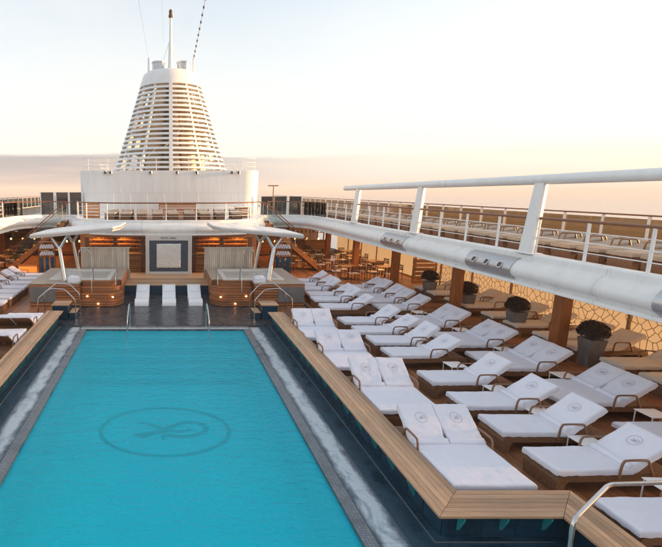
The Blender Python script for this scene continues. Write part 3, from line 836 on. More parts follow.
# ------------------------------------------------------------------ jacuzzis
def make_jacuzzi(sx, side):
    # built for the port side (outer end at -x) and mirrored for starboard
    X0, X1, Y0, Y1, H_ = -5.9, -1.95, 20.0, 24.1, 1.0
    cx = .07 if sx > 0 else 0.0
    ox = 0.15 if sx > 0 else 0.0
    def mx(x): return x if sx < 0 else -x + ox
    root = empty('jacuzzi', 'raised wood-clad %s jacuzzi with slatted sides and rounded corner steps' % side, 'jacuzzi', (mx(-3.9), 22, 0))
    o0 = root.location.copy()
    def B(name, mb, m, parent=root, ang=35):
        mb.xform(Matrix.Translation(-o0)) if parent is root else None
        return mb.build(name, m, parent, ang)
    def bx(x0, x1, y0, y1, z0, z1, ch=0): return MB().box(*sorted((mx(x0), mx(x1))), y0, y1, z0, z1, ch)
    # core behind the slats
    B('core', bx(X0 + .04, X0 + .7, Y0 + .04, Y1, 0, H_ - .04).box(*sorted((mx(-2.45), mx(X1 - .04 - .02))), Y0 + .85, Y1, 0, H_ - .04)
      .box(*sorted((mx(X0 + .7), mx(-3.72))), Y0 + .04, Y0 + .82, 0, H_ - .04).box(*sorted((mx(X0 + .7), mx(-2.45))), 23.56, Y1, 0, H_ - .04), M['wood_dark'])
    nz = 8
    for k in range(nz):
        z0 = .03 + k * (H_ - .06) / nz; z1 = z0 + (H_ - .06) / nz - .028
        B('slat', bx(X0, -3.72, Y0, Y0 + .035, z0, z1, .005), M['jac_wood'])
        B('slat', bx(X0 - .002, X0 + .033, Y0 + .04, Y1, z0, z1, .005), M['jac_wood'])
        B('slat', bx(X1 - .035, X1, Y0 + .90, Y1, z0, z1, .005), M['jac_wood'])
    # grey grille panel on the slats
    B('vent_panel', bx(-5.85, -4.75, Y0 - .03, Y0 - .002, .18, .86, .006), M['planter'])
    # curved steps at the inner front corner
    for k in range(4):
        zt = .25 * (k + 1)
        yf = Y0 - .02 + .22 * k; xe = X1 + .10 - .05 * k; rad = .62
        poly = [(-3.70, Y0 + .95), (-3.70, yf)]
        for a in range(9):
            t = R(-90 + 90 * a / 8); poly.append((xe - rad + rad * math.cos(t), yf + rad + rad * math.sin(t)))
        poly.append((xe, Y0 + 1.0))
        P2 = [(mx(a), b) for a, b in poly]
        B('tread', MB().prism(P2, zt - .05, zt - .002 * (k == 3)), M['jac_wood'])
        c_ = Vector((-2.9, Y0 + .7))
        Q2 = [tuple(c_ + (Vector(p) - c_) * .955) for p in poly]; Q2 = [(mx(max(a, -3.695)), b) for a, b in Q2]
        B('riser', MB().prism(Q2, zt - .245 if k else .0, zt - .0505), M['wood_dark'])
        Q4 = [tuple(c_ + (Vector(p) - c_) * .982) for p in poly]; Q4 = [(mx(max(a, -3.697)), b) for a, b in Q4]
        B('riser_slat', MB().prism(Q4, zt - .235, zt - .185), M['jac_wood'])
        if k < 4:   # riser slats
            Q3 = [tuple(c_ + (Vector(p) - c_) * .985) for p in poly]; Q3 = [(mx(max(a, -3.698)), b) for a, b in Q3]
            B('riser_slat', MB().prism(Q3, zt - .150, zt - .085), M['jac_wood'])
    for (a, b, z) in ((-2.9, Y0 - .045, .12), (-2.28, Y0 + .12, .38), (-3.4, Y0 + .18, .40), (-2.05, Y0 + .52, .15)):
        l = B('step_light', MB().lathe([(.0, -.035), (.035, -.02), (.042, .0), (.035, .02), (0, .035)], 12, (mx(a), b, z)), M['lamp'])
    # top platform in stone-grey teak around the tub
    for (x0, x1, y0, y1) in ((X0, -5.2, Y0 + .0, Y1), (-5.198, -2.45, Y0, 20.83), (-5.198, -2.45, 23.55, Y1), (-2.448, X1 - .0, Y0 + .97, Y1)):
        if x0 == -5.198 and y0 == Y0: x1 = -3.71
        B('coping', bx(x0, x1, y0, y1, H_ - .04, H_, .006), M['stone_top'])
    B('coping', bx(-3.708, -2.45, Y0 + .955, Y0 + 1.0, H_ - .04, H_ - .001), M['stone_top'])
    tub = MB()
    tx0, tx1, ty0, ty1 = -5.14, -2.5, 20.9, 23.5
    for (x0, x1, y0, y1) in ((tx0 - .06, tx0 + .16, ty0 - .06, ty1 + .05), (tx1 - .16, tx1 + .05, ty0 - .06, ty1 + .05), (tx0 + .161, tx1 - .161, ty0 - .06, ty0 + .16), (tx0 + .161, tx1 - .161, ty1 - .16, ty1 + .05)):
        tub.box(*sorted((mx(x0), mx(x1))), y0, y1, H_ - .4, H_ + .05, .012)
    tb = B('tub_rim', tub, M['jac_rim'])
    B('tub_floor', bx(tx0 + .1, tx1 - .1, ty0 + .1, ty1 - .1, H_ - .7, H_ - .41), M['jac_shell'])
    a, b = sorted((mx(tx0 + .14), mx(tx1 - .14)))
    B('water', MB().add([(a, ty0 + .14, H_ - .04), (b, ty0 + .14, H_ - .04), (b, ty1 - .14, H_ - .04), (a, ty1 - .14, H_ - .04)], [(0, 1, 2, 3)]), M['jac_water'])
    for xx in (-3.2, -2.2):
        y_ = 20.75 if xx < -3 else 21.2
        B('grab_rail', MB().tube(smooth([(mx(xx), y_ - .55, .55 if xx < -3 else .8), (mx(xx), y_ - .5, 1.15), (mx(xx), y_, 1.62), (mx(xx), y_ + .05, 1.0)], 4, .1), .02, 8), M['steel'])
    B('shower_arch', MB().tube([(mx(-4.15 + .28 * math.cos(t)), 24.0, 1.75 + .28 * math.sin(t)) for t in [PI * i / 12 for i in range(13)]] + [(mx(-4.43), 24.0, 1.0)], .022, 8), M['steel'])
    # slatted privacy screen behind
    s_ = empty('privacy_screen', 'beige ribbed privacy screen behind the %s jacuzzi' % side, 'screen', (mx(-3.12), 24.28, 0))
    for k in range(25):
        x = -1.23 + k * .1
        MB().box(x, x + .088, -.02, .02, .9, 2.02, .008).build('slat', M['screen'], s_)
    MB().box(-1.26, 1.3, -.03, .05, .0, .895).build('low_wall', M['stone_top'], s_)
    MB().box(-1.27, 1.31, -.035, .06, 2.021, 2.06, .008).build('cap_rail', M['screen'], s_)
    # canopy on two Y-shaped steel columns
    c_ = empty('canopy', 'slim white canopy tilted on Y-shaped steel columns over the %s jacuzzi' % side, 'canopy', (mx(-4.4), 22, 0))
    c0 = c_.location.copy()
    def CB(name, mb, m): return mb.xform(Matrix.Translation(-c0)).build(name, m, c_)
    # tilted slab: outline in plan, z rising inboard
    def zt(x): return 2.92 + (x + 6.0) * .09
    out = [(-5.95, 20.75), (-2.30, 20.75), (-2.02, 21.4), (-1.95, 23.5), (-2.3, 23.9), (-5.2, 23.9), (-5.75, 23.1)]
    n = len(out)
    def slab(k, z0, z1):
        cxx, cyy = -3.9, 22.6
        pl = [((x - cxx) * k + cxx, (y - cyy) * k + cyy) for x, y in out]
        vs = [(mx(x), y, zt(x) + z0) for x, y in pl] + [(mx(x), y, zt(x) + z1) for x, y in pl]
        return MB().add(vs, [tuple(range(n))[::-1], tuple(range(n, 2*n))] + [(i, (i+1) % n, n + (i+1) % n, n + i) for i in range(n)])
    CB('roof_panel', slab(1.0, .07, .13), M['white'])
    CB('edge_trim', slab(1.012, -.02, .068), M['steel_dull'])
    CB('soffit', slab(.985, -.06, -.021), M['white'])
    for (bx_, by_, fx, fy, ft) in ((-4.46, 20.66, -4.74, 21.1, 2.42), (-4.38, 23.65, -4.62, 23.6, 2.42)):
        p = CB('column', MB().tube([(mx(bx_), by_, 1.0), (mx(fx), fy, ft)], [.10, .085], 12), M['steel'])
        for dx in (-.42, .40):
            CB('fork', MB().tube([(mx(fx), fy, ft - .03), (mx(fx + dx), fy + .05, zt(fx + dx) - .04)], [.075, .06], 10), M['steel'])
        CB('base_plate', MB().lathe([(.17, 0), (.17, .02), (.11, .03)], 16, (mx(bx_), by_, 1.0)), M['steel_dull'])
    # towel heap on the corner
    t = MB().add(*(lambda c: (c.v, c.f))(cushion(-.24, .24, -.18, .18, 0, .30, 8, 6, 4.4 + sx, r=.16, amp=.05)))
    o = t.build('towel_heap', M['towel'], None, 60); o.location = (mx(-4.0), 20.4, 1.001); tag(o, 'rumpled white towel heap on the front ledge of the %s jacuzzi' % side, 'towel', 'towel heaps on the jacuzzis')
    return root
make_jacuzzi(-1, 'port')
make_jacuzzi(1, 'starboard')

# ------------------------------------------------------------------ stage with the artwork wall
stg = empty('stage', 'low teak-edged stage platform between the two jacuzzis', 'stage', (.2, 24, 0))
MB().box(-2.14, 2.14, -1.5, 2.0, 0, .40).build('riser', M['tile_navy'], stg)
for k in range(12):
    MB().box(-2.16, 2.16, -1.53 + k * .29, -1.53 + k * .29 + .283, .401, .45, .004).build('plank', M['bench_teak'], stg)
aw = empty('artwork_wall', 'pale framed wall with dark blue board and white square relief artwork below the fascia', 'artwork', (.2, 25.3, .45))
MB().box(-1.25, 1.25, .04, .30, 0, 2.15).build('wall', M['frame_white'], aw)
MB().box(-1.25, -1.05, -.03, .0395, 0, 2.15, .01).build('frame', M['frame_white'], aw)
MB().box(1.05, 1.25, -.03, .0395, 0, 2.15, .01).build('frame', M['frame_white'], aw)
MB().box(-1.0495, 1.0495, -.03, .0395, 0, .16, .01).build('frame', M['frame_white'], aw)
MB().box(-1.0495, 1.0495, -.03, .0395, 1.85, 2.15, .01).build('frame', M['frame_white'], aw)
MB().box(-1.03, 1.03, .005, .038, .17, 1.84).build('blue_board', M['blue_board'], aw)
art = MB(); n = 24; vs = []; fs = []
for i in range(n + 1):
    for j in range(n + 1):
        u, v = i / n, j / n
        e = .02 if i in (0, n) or j in (0, n) else 0
        d = .05 + abs(noise.noise(Vector((u * 9, v * 9, 1)))) * .05 - e
        vs.append((-.65 + 1.3 * u + (noise.noise(Vector((v * 11, 3, u))) * .02 if i in (0, n) else 0), -d, .38 + 1.3 * v + (noise.noise(Vector((u * 11, 9, v))) * .02 if j in (0, n) else 0)))
for i in range(n):
    for j in range(n): fs.append((i*(n+1)+j, (i+1)*(n+1)+j, (i+1)*(n+1)+j+1, i*(n+1)+j+1))
art.add(vs, fs).box(-.635, .635, -.04, .004, .395, 1.665).build('relief_art', M['art'], aw, 25)
tc = bpy.data.curves.new('lettering', 'FONT'); tc.body = 'POOL GRILL'; tc.size = .155; tc.align_x = 'CENTER'; tc.extrude = .006
to = bpy.data.objects.new('lettering', tc); col.objects.link(to)
bpy.context.view_layer.update()
tme = bpy.data.meshes.new_from_object(to.evaluated_get(bpy.context.evaluated_depsgraph_get()))
bpy.data.objects.remove(to)
tme.materials.clear(); tme.materials.append(M['sign_ink'])
to = mesh_obj('lettering', tme, aw, (.0, -.036, 1.94)); to.rotation_euler = (R(90), 0, 0)

# ------------------------------------------------------------------ bar front beside and behind the artwork
bar = empty('poolside_bar', 'warm lit wooden bar front with shelves and bottles behind the artwork wall', 'bar', (.2, 26.6, 0))
MB().box(-5.2, 5.2, 1.2, 1.3, 0, 2.62).build('back_wall', M['wood_warm'], bar)
for s in (-1, 1):
    for x in (1.45, 3.0, 4.6):
        MB().box(s * x - .11, s * x + .11, -.10, .12, .0, 2.6, .01).build('pillar', M['wood_dark'], bar)
    for k in range(7):
        z = .45 + k * .13
        MB().box(*sorted((s * 1.57, s * 2.88)), -.06, -.02, z, z + .085, .006).build('slat', M['wood_warm'], bar)
        MB().box(*sorted((s * 3.12, s * 4.48)), -.06, -.02, z, z + .085, .006).build('slat', M['wood_warm'], bar)
    MB().box(*sorted((s * 1.30, s * 4.7)), -.0195, .5, .0, 1.38).build('counter_body', M['wood_dark'], bar)
    MB().box(*sorted((s * 1.30, s * 4.72)), -.14, .56, 1.381, 1.43, .01).build('counter_top', M['table_top'], bar)
    for z in (1.62, 1.86, 2.10):
        sh = MB().box(*sorted((s * 1.3, s * 4.7)), .9, 1.19, z, z + .03).build('shelf', M['wood_warm'], bar)
        x = 1.4
        while x < 4.6:
            h = random.uniform(.10, .19); r = random.uniform(.022, .04)
            MB().lathe([(r, 0), (r, h * .62), (r * .4, h * .78), (r * .4, h)], 8, (s * x, 1.05, z + .031)).build('bottle', M['bottle'], bar)
            x += random.uniform(.09, .22)
        MB().box(*sorted((s * 1.35, s * 4.65)), 1.15, 1.185, z + .2, z + .215).build('added_glow_strip', M['lamp_soft'], bar)  # emissive strip added to warm the bar shelves
    MB().box(*sorted((s * 1.3, s * 2.9)), -.07, -.02, .46 - .42, .44).build('glowing_plinth', M['wood_warm'], bar)
    MB().box(*sorted((s * 1.3, s * 4.7)), -.12, .0, 2.36, 2.58).build('valance', M['wood_warm'], bar)

# ------------------------------------------------------------------ upper deck with its rounded white fascia
def inner_path():
    # inner edge of the upper deck, starboard forward -> aft -> round the bar -> port
    p = [(9.5, -6.0)] + [(9.5, y) for y in range(-4, 30, 2)]
    cr = [(9.5, 28.4), (9.35, 30.3), (8.6, 31.5), (7.3, 31.6), (6.35, 30.9), (6.0, 29.5), (5.5, 27.9), (4.4, 26.6), (2.9, 25.95)]
    p = p[:-1] + bez(cr, 5) + [(1.5, 25.85), (.2, 25.83)]
    return p
ip = inner_path()
def mirror(p): return (.2 - (p[0] - .2) if p[1] > 25 else -p[0] , p[1])
ipL = []
for x, y in ip[::-1][1:]:
    k = min(1, max(0, (y - 24) / 3)); ipL.append((-x + .4 * (k if abs(x) < 9.0 else k * max(0, (9.5 - x) / .5)), y))
path = ip + ipL
poly = path + [(-14.6, -6.0), (-14.6, 70), (14.6, 70), (14.6, -6.0)]
up = MB()
up.prism(poly, 2.66, 3.12)
ud = up
upper = struct('upper_deck', ud, M['white'])
for o in (upper,):
    bm = bmesh.new(); bm.from_mesh(o.data); bmesh.ops.triangulate(bm, faces=[f for f in bm.faces if len(f.verts) > 4]); bm.to_mesh(o.data); bm.free()
# teak floor on the upper deck (outboard strips)
uf = MB().box(10.2, 14.3, -4, 60, 3.122, 3.135).box(-14.3, -10.2, 10, 60, 3.122, 3.135).box(-3.5, 3.9, 27.2, 60, 3.122, 3.135)
struct('upper_deck_teak', uf, M['deck_teak'])
fa = empty('upper_deck_fascia', 'rounded white fascia edging the upper deck around the pool opening', 'fascia')
prof = [(-.42, 3.125), (-.40, 3.33), (-.04, 3.345), (.0, 3.31), (.01, 3.19), (.13, 3.13), (.22, 3.03), (.27, 2.92), (.27, 2.83), (.22, 2.74), (.12, 2.675), (.105, 2.635), (.20, 2.62), (.21, 2.54), (.17, 2.525), (-.4, 2.52)]
PV = [Vector(p) for p in path]
def pnorm(i):
    t = (PV[min(i+1, len(PV)-1)] - PV[max(i-1, 0)]).normalized(); return Vector((-t.y, t.x))
# cut the path into panels about 2.4 m long
acc = 0; start = 0; panels = []
for i in range(1, len(PV)):
    acc += (PV[i] - PV[i-1]).length
    if acc > 3.4 or i == len(PV) - 1: panels.append((start, i)); start = i; acc = 0
for (a, b) in panels:
    vs = []; fs = []; m = len(prof)
    for i in range(a, b + 1):
        n_ = pnorm(i); p = PV[i]
        t = (PV[min(i+1, len(PV)-1)] - PV[max(i-1, 0)]).normalized()
        if i == a: p = p + t * .004
        if i == b: p = p - t * .004
        vs += [(p.x + n_.x * o_, p.y + n_.y * o_, z) for o_, z in prof]
    for i in range(b - a):
        for k in range(m):
            fs.append((i*m+k, i*m+(k+1) % m, (i+1)*m+(k+1) % m, (i+1)*m+k))
    fs.append(tuple(range(m))); fs.append(tuple((b-a)*m + k for k in range(m)))
    MB().add(vs, fs).build('fascia_panel', M['white'], fa, 40)
# steel light units wrapped on the fascia tube
def fascia_light(y, s, label):
    root = empty('fascia_light', label, 'light', (s * 9.5, y, 2.9), 0, 'steel light units on the fascia')
    pr = [(.03, 3.20), (.15, 3.15), (.245, 3.045), (.298, 2.925), (.298, 2.825), (.245, 2.725), (.13, 2.65)]
    vs = [(-s * o_, yy, z - 2.9) for yy in (-.95, .95) for o_, z in pr] + [(-s * .02, yy, z - 2.9) for yy in (-.95, .95) for o_, z in (pr[-1], pr[0])]
    m = len(pr); fs = [(k, k+1, m+k+1, m+k) for k in range(m-1)]
    fs += [tuple(range(m)) + (2*m, 2*m+1), tuple(range(m, 2*m)) + (2*m+2, 2*m+3)]
    MB().add(vs, fs).build('housing', M['steel_dull'], root, 50)
    for dy in (-.55, 0, .55):
        q = Matrix.Translation((-s * .275, dy, .06)) @ Matrix.Rotation(R(-s * 62), 4, 'Y')
        MB().lathe([(.10, -.03), (.10, .028), (.08, .03), (.075, .0)], 18).xform(q).build('bezel', M['steel'], root)
        MB().lathe([(.073, -.02), (.073, .012)], 18).xform(q).build('lens', M['dark_glass'], root)
for y, lb in ((7.75, 'triple lens steel light on the fascia farthest from the dining tables'), (13.4, 'triple lens steel light on the fascia between the tall white posts'), (19.2, 'triple lens steel light on the fascia near the dining tables'), ):
    fascia_light(y, 1, lb)

# rails on the inner edge
def deck_rail(label, pts, z0=3.33, h=.92, step=1.45, bars=4):
    root = empty('deck_rail', label, 'railing', (pts[0][0], pts[0][1], z0))
    o0 = root.location.copy()
    P = [Vector((p[0], p[1], 0)) for p in pts]
    Ls = [0]
    for a, b in zip(P[:-1], P[1:]): Ls.append(Ls[-1] + (b - a).length)
    def at(s):
        for i in range(len(P) - 1):
            if s <= Ls[i+1] + 1e-6: return P[i].lerp(P[i+1], (s - Ls[i]) / max(1e-6, Ls[i+1] - Ls[i]))
        return P[-1]
    n = max(1, round(Ls[-1] / step))
    post = MB().box(-.03, .03, -.022, .022, 0, h, .004).mesh('post', M['white'])
    for k in range(n + 1):
        p = at(Ls[-1] * k / n); q = at(min(Ls[-1], Ls[-1] * k / n + .1)) - at(max(0, Ls[-1] * k / n - .1))
        mesh_obj('post', post, root, (p.x - o0.x, p.y - o0.y, 0), math.atan2(q.y, q.x))
    for b in range(1, bars):
        MB().tube([(p.x - o0.x, p.y - o0.y, h * b / bars) for p in P], .012, 6).build('bar', M['white'], root)
    tp = MB().tube([(p.x - o0.x, p.y - o0.y, h + .02) for p in P], .036, 8); tp.build('handrail', M['rail_teak'], root)
    return root
def offs(pts, d):
    V = [Vector(p) for p in pts]; out = []
    for i in range(len(V)):
        t = (V[min(i+1, len(V)-1)] - V[max(i-1, 0)]).normalized(); out.append(tuple(V[i] + Vector((-t.y, t.x)) * d))
    return out
half = len(ip)
rp = offs(path, -.18)
sel = [p for p in rp[:half] if 2 <= p[1] <= 28.6 and p[0] > 8]
deck_rail('white post railing with teak handrail along the starboard upper deck edge', sel)
selL = [p for p in rp[half:] if 10 <= p[1] <= 28.6 and p[0] < -8]
deck_rail('white post railing with teak handrail along the port upper deck edge', selL)
cen = [p for p in rp if abs(p[0]) < 5.6 and p[1] > 25]
deck_rail('white post railing with teak handrail above the artwork wall', cen, step=1.7)
# glass balustrades round the corner stairs
for s, nm in ((1, 'starboard'), (-1, 'port')):
    cr = [p for p in rp if (p[0] * s) > 6.6 and p[1] > 28.5] 
    g = empty('glass_balustrade', 'clear glass balustrade curving round the %s stair opening' % nm, 'balustrade', (s * 7, 33, 3.33))
    for a, b in zip(cr[:-1], cr[1:]):
        A, B_ = Vector((*a, 0)), Vector((*b, 0)); t = (B_ - A).normalized(); A += t * .01; B_ -= t * .01
        nn = Vector((-t.y, t.x, 0)) * .008
        vs = [tuple(v - Vector((s * 7, 33, 0)) + Vector((0, 0, z))) for z in (0.02, .85) for v in (A - nn, B_ - nn, B_ + nn, A + nn)]
        MB().add(vs, [(0,1,2,3)[::-1], (4,5,6,7), (0,1,5,4), (1,2,6,5), (2,3,7,6), (3,0,4,7)]).build('pane', M['glass'], g, None)
    MB().tube([(p[0] - s * 7, p[1] - 33, .88) for p in cr], .03, 8).build('handrail', M['rail_teak'], g)

# tall raked posts carrying the long overhead tube
gan = empty('overhead_tube_frame', 'long white overhead tube on raked posts above the starboard railing', 'frame', (9.6, 12.4, 3.34))
for y in (6.6, 12.4, 18.15, 24.05):
    top = 5.18 - 3.34
    yy = y - 12.4
    vs = []
    for (z, xo, wx, wy) in ((0, 0, .12, .20), (top, .14, .09, .15)):
        vs += [(xo - wx, yy - wy, z), (xo - wx * .3, yy - wy, z), (xo + wx, yy - wy * .55, z), (xo + wx, yy + wy, z), (xo - wx, yy + wy, z)]
    MB().add(vs, [(0,1,2,3,4)[::-1], (5,6,7,8,9)] + [(q, (q+1) % 5, 5 + (q+1) % 5, 5 + q) for q in range(5)]).build('post', M['white'], gan, 20)
    MB().box(-.18, .18, yy - .28, yy + .28, -.0, .03, .008).build('foot_plate', M['white'], gan)
MB().tube([(.14, y - 12.4, 5.30 - 3.34 - .26 * max(0, (y - 9) / 17) ** 1.0 * .9) for y in [3, 6, 9, 12, 15, 18, 21, 24, 25.9]], .13, 14).build('tube', M['white'], gan)

# windscreens on the outer edge of the upper deck
def windscreen(x, y0, y1, label, step=1.5):
    root = empty('windscreen', label, 'windscreen', (x, y0, 3.13))
    pm_ = MB().box(-.035, .035, -.035, .035, 0, 1.08, .005).mesh('post', M['white'])
    gm = MB().box(-.006, .006, .045, step - .045, .08, 1.0).mesh('pane', M['glass_tan' if x > 0 else 'glass_smoke'], None)
    y = 0
    while y < y1 - y0:
        mesh_obj('post', pm_, root, (0, y, 0)); mesh_obj('pane', gm, root, (0, y, 0)); y += step
    MB().box(-.045, .045, -.05, y + .05, 1.081, 1.13, .008).build('top_rail', M['rail_teak'], root)
    MB().box(-.03, .03, -.05, y + .05, -.0, .06).build('sill', M['white'], root)
windscreen(14.3, 8.0, 62, 'tinted windscreen panels along the outer starboard edge of the upper deck')
windscreen(-14.3, 30.0, 62, 'smoked windscreen panels along the outer port edge of the upper deck')
# second teak rail line in front of the windscreen
# loungers of the upper starboard deck
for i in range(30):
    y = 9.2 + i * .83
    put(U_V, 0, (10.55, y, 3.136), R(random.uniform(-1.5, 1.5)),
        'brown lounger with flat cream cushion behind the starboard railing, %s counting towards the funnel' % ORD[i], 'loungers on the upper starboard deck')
# aft upper deck loungers in front of the white casing
for i in range(9):
    put(U_V, 0, (-3.4 + i * .98, 29.2, 3.136), R(90 + random.uniform(-3, 3)),
        'cream cushioned lounger on the upper deck before the white casing, %s from the port stair' % ORD[i], 'loungers before the white casing')
for i in range(6):
    put(U_V, 0, (-12.9, 29.5 + i * 1.1, 3.136), R(random.uniform(-2, 2)),
        'brown lounger with cream cushion on the upper port deck, %s from the stairs' % ORD[5 - i], 'loungers on the upper port deck')

# teak slat screens on the upper deck
def slat_screen(x0, x1, y, z0, z1, label, n):
    root = empty('slat_screen', label, 'screen', ((x0 + x1) / 2, y, z0)); w = (x1 - x0) / 2
    dz = (z1 - z0) / n
    for k in range(n): MB().box(-w, w, -.02, .02, k * dz, (k + .78) * dz, .004).build('slat', M['wood_warm'], root)
    for x in (-w + .04, w - .04): MB().box(x - .03, x + .03, .021, .07, 0, z1 - z0).build('post', M['wood_dark'], root)
slat_screen(-5.4, -4.3, 31.5, 3.14, 4.2, 'tall teak slat screen beside the port stair on the upper deck', 5)
slat_screen(-.45, 2.3, 34.2, 3.14, 4.05, 'low wide teak slat screen against the white casing', 5)
slat_screen(4.6, 5.6, 31.5, 3.14, 3.9, 'short teak slat screen beside the starboard stair on the upper deck', 4)
# dark tinted glass wind shelters
def shelter(x, y, w, z0, h, label):
    r_ = empty('glass_shelter', label, 'screen', (x, y, z0))
    MB().box(-w/2, w/2, -.03, .03, .0, h, .006).build('pane', M['dark_glass'], r_)
    for s in (-1, 1): MB().box(s * (w/2 + .045) - .04, s * (w/2 + .045) + .04, -.05, .05, 0, h + .04, .006).build('post', M['white'], r_)
for i, x in enumerate((-8.85, -7.7, -6.75)):
    shelter(x, 36, .92, 3.13, 1.66, 'dark tinted glass shelter panel beside the port end of the white casing, %s from it' % ORD[2 - i] )
for i, x in enumerate((7.7, 8.7, 9.8)):
    shelter(x, 36, .9, 3.13, 1.36, 'dark tinted glass shelter panel beside the starboard end of the white casing, %s from it' % ORD[i])
arch = empty('teak_post_frame', 'small teak post frame beside the starboard end of the white casing', 'frame', (7.9, 35, 3.13))
MB().box(-.03, .03, -.03, .03, 0, 2.1).build('post', M['wood_warm'], arch); MB().box(-.4, .35, -.05, .05, 2.101, 2.18).build('beam', M['wood_warm'], arch)

# ------------------------------------------------------------------ white casing and funnel
cs = empty('funnel_casing', 'long white casing wall with rounded corners under the funnel', 'casing', (.33, 41, 3.13))
hw, hd, rc = 6.78, 5.2, 1.2
pl = []
for (cx, cy, a0) in ((hw - rc, -hd + rc, -90), (hw - rc, hd - rc, 0), (-hw + rc, hd - rc, 90), (-hw + rc, -hd + rc, 180)):
    for k in range(9): a = R(a0 + 90 * k / 8); pl.append((cx + rc * math.cos(a), cy + rc * math.sin(a)))
MB().prism(pl, 0, 1.6).build('wall', M['white_wall'], cs, 40)
MB().prism([(x * 1.002, y * 1.002) for x, y in pl], 1.605, 3.05).build('wall', M['white_wall'], cs, 40)
MB().prism([(x * .995, y * .995) for x, y in pl], 1.6, 1.605).build('joint', M['cable'], cs, 40)
MB().prism([(x * 1.004, y * 1.004) for x, y in pl], 3.051, 3.26).build('coaming', M['white_wall'], cs, 40)
rl = [(x * .97, y * .97) for x, y in pl]
for h in (.35, .7, 1.05):
    MB().tube([(x, y, 3.26 + h * .85) for x, y in rl], .018, 6, closed=True).build('rail', M['white'], cs)
for i in range(0, len(rl)):
    if i % 4 == 0: MB().cyl((rl[i][0], rl[i][1], 3.26), (rl[i][0], rl[i][1], 4.16), .022, 6).build('rail_post', M['white'], cs)
for k in range(1, 10):
    x = -hw + 1 + k * 1.2
    MB().cyl((x, -hd * .97, 3.26), (x, -hd * .97, 4.16), .02, 6).build('rail_post', M['white'], cs)
for i, x in enumerate((-4.75, -4.35, -1.4, .55, 2.0, 4.6, 5.1)):
    f_ = empty('floodlight', 'small dark floodlight bracketed on the casing top, %s from its port corner' % ORD[i], 'floodlight', (x + .33, 41 - hd - .03, 6.22), 0, 'floodlights on the casing')
    MB().box(-.10, .10, -.22, -.06, -.10, .12, .02).build('head', M['steel_dull'], f_); MB().box(-.03, .03, -.07, .015, -.03, .03).build('bracket', M['steel_dull'], f_)
    MB().box(-.08, .08, -.228, -.221, -.08, .09).build('lens', M['dark_glass'], f_)

fu = empty('funnel', 'tapering white slatted ship funnel ringed with horizontal bands', 'funnel', (.45, 41, 6.4))
FZ0, FZ1 = .0, 6.75
def fr(z):
    t = z / 6.9
    return 4.82 - 2.33 * (t ** .93)
EY = 1.0
NR = 18
for k in range(NR):
    z0 = .18 + k * 6.55 / NR; z1 = z0 + .165
    r0, r1 = fr(z0), fr(z1); th_ = .17
    n = 56; vs = []; fs = []
    for a in range(n):
        c_, s_ = math.cos(2*PI*a/n), math.sin(2*PI*a/n)
        for (r_, z_) in ((r0, z0), (r1, z1), (r1 - th_, z1), (r0 - th_, z0)): vs.append((r_ * c_, r_ * s_ * EY, z_))
    for a in range(n):
        b = (a + 1) % n
        for q in range(4): fs.append((a*4+q, b*4+q, b*4+(q+1) % 4, a*4+(q+1) % 4))
    MB().add(vs, fs).build('ring_slat', M['white'], fu, 40)
for k in range(12):
    a = R(-90 + 30 * k)
    wv = .14 if k == 0 else .08
    vs = []
    tx, ty = -math.sin(a), math.cos(a)
    for z in (.0, 2.3, 4.6, 6.8):
        ro = fr(z) + (.03 if k == 0 else -.10); ri = ro - .26
        for (r_, s_) in ((ri, -1), (ro, -1), (ro, 1), (ri, 1)): vs.append((r_ * math.cos(a) + tx * wv * s_, r_ * math.sin(a) + ty * wv * s_, z))
    fs = [(0,1,2,3)[::-1], (12,13,14,15)]
    for j in range(3):
        for q in range(4): fs.append((j*4+q, j*4+(q+1) % 4, (j+1)*4+(q+1) % 4, (j+1)*4+q))
    MB().add(vs, fs).build('rib', M['white'], fu)
MB().lathe([(fr(6.75) + .02, 6.72), (fr(6.95) + .02, 6.95), (2.36, 7.35), (2.22, 7.72), (1.95, 7.92), (1.4, 8.0), (0, 8.03)], 48).build('cap', M['white'], fu, 40)
M['stack'] = mat('stack_cream', (.70, .58, .44), .5, var=.2, vscale=1.4, stretch=(1, 1, .4))
for (x, y, r_) in ((-1.5, -.6, .62), (1.55, -.3, .70), (-.3, 1.0, .8), (.35, -1.15, .42), (-2.5, .9, .5), (2.6, .9, .5)):
    MB().tube([(x, y, .02), (x * .75, y * .75, 4), (x * .5, y * .5, 6.7)], [r_, r_ * .9, r_ * .8], 18).build('exhaust_pipe', M['stack'], fu)
for z in (1.7, 3.4, 5.0):
    r_ = fr(z) - .45
    MB().lathe([(r_, z), (r_, z + .07)], 32).build('inner_platform', M['stack'], fu)
for k in range(10):
    a = R(36 * k + 10); z = (.1, 1.8, 3.5)[k % 3]
    b = a + R(26)
    MB().tube([((fr(z) - .5) * math.cos(a), (fr(z) - .5) * math.sin(a), z), ((fr(z + 1.6) - .5) * math.cos(b), (fr(z + 1.6) - .5) * math.sin(b), z + 1.6)], .06, 6).build('brace', M['white'], fu)
for x in (-1.0, 1.05):
    MB().lathe([(.50, 7.6), (.50, 8.75), (.54, 8.76), (.54, 8.88), (.44, 8.89), (.43, 8.6), (0, 8.6)], 20, (x, .2, 0)).build('exhaust_outlet', M['steel_dull'], fu)
for x in (-1.78, 1.86):
    MB().tube([(x, -.3, 7.5), (x, -.3, 8.95)], [.085, .07], 8).build('antenna', M['white'], fu); MB().cyl((x, -.3, 8.95), (x, -.3, 9.1), .05, 8).build('antenna_tip', M['steel_dull'], fu)
ms = MB().tube([(0, -.4, 7.9), (0, -.4, 10.2), (0, -.4, 10.4), (0, -.4, 12.1)], [.22, .15, .11, .09], 12).build('mast', M['white'], fu)
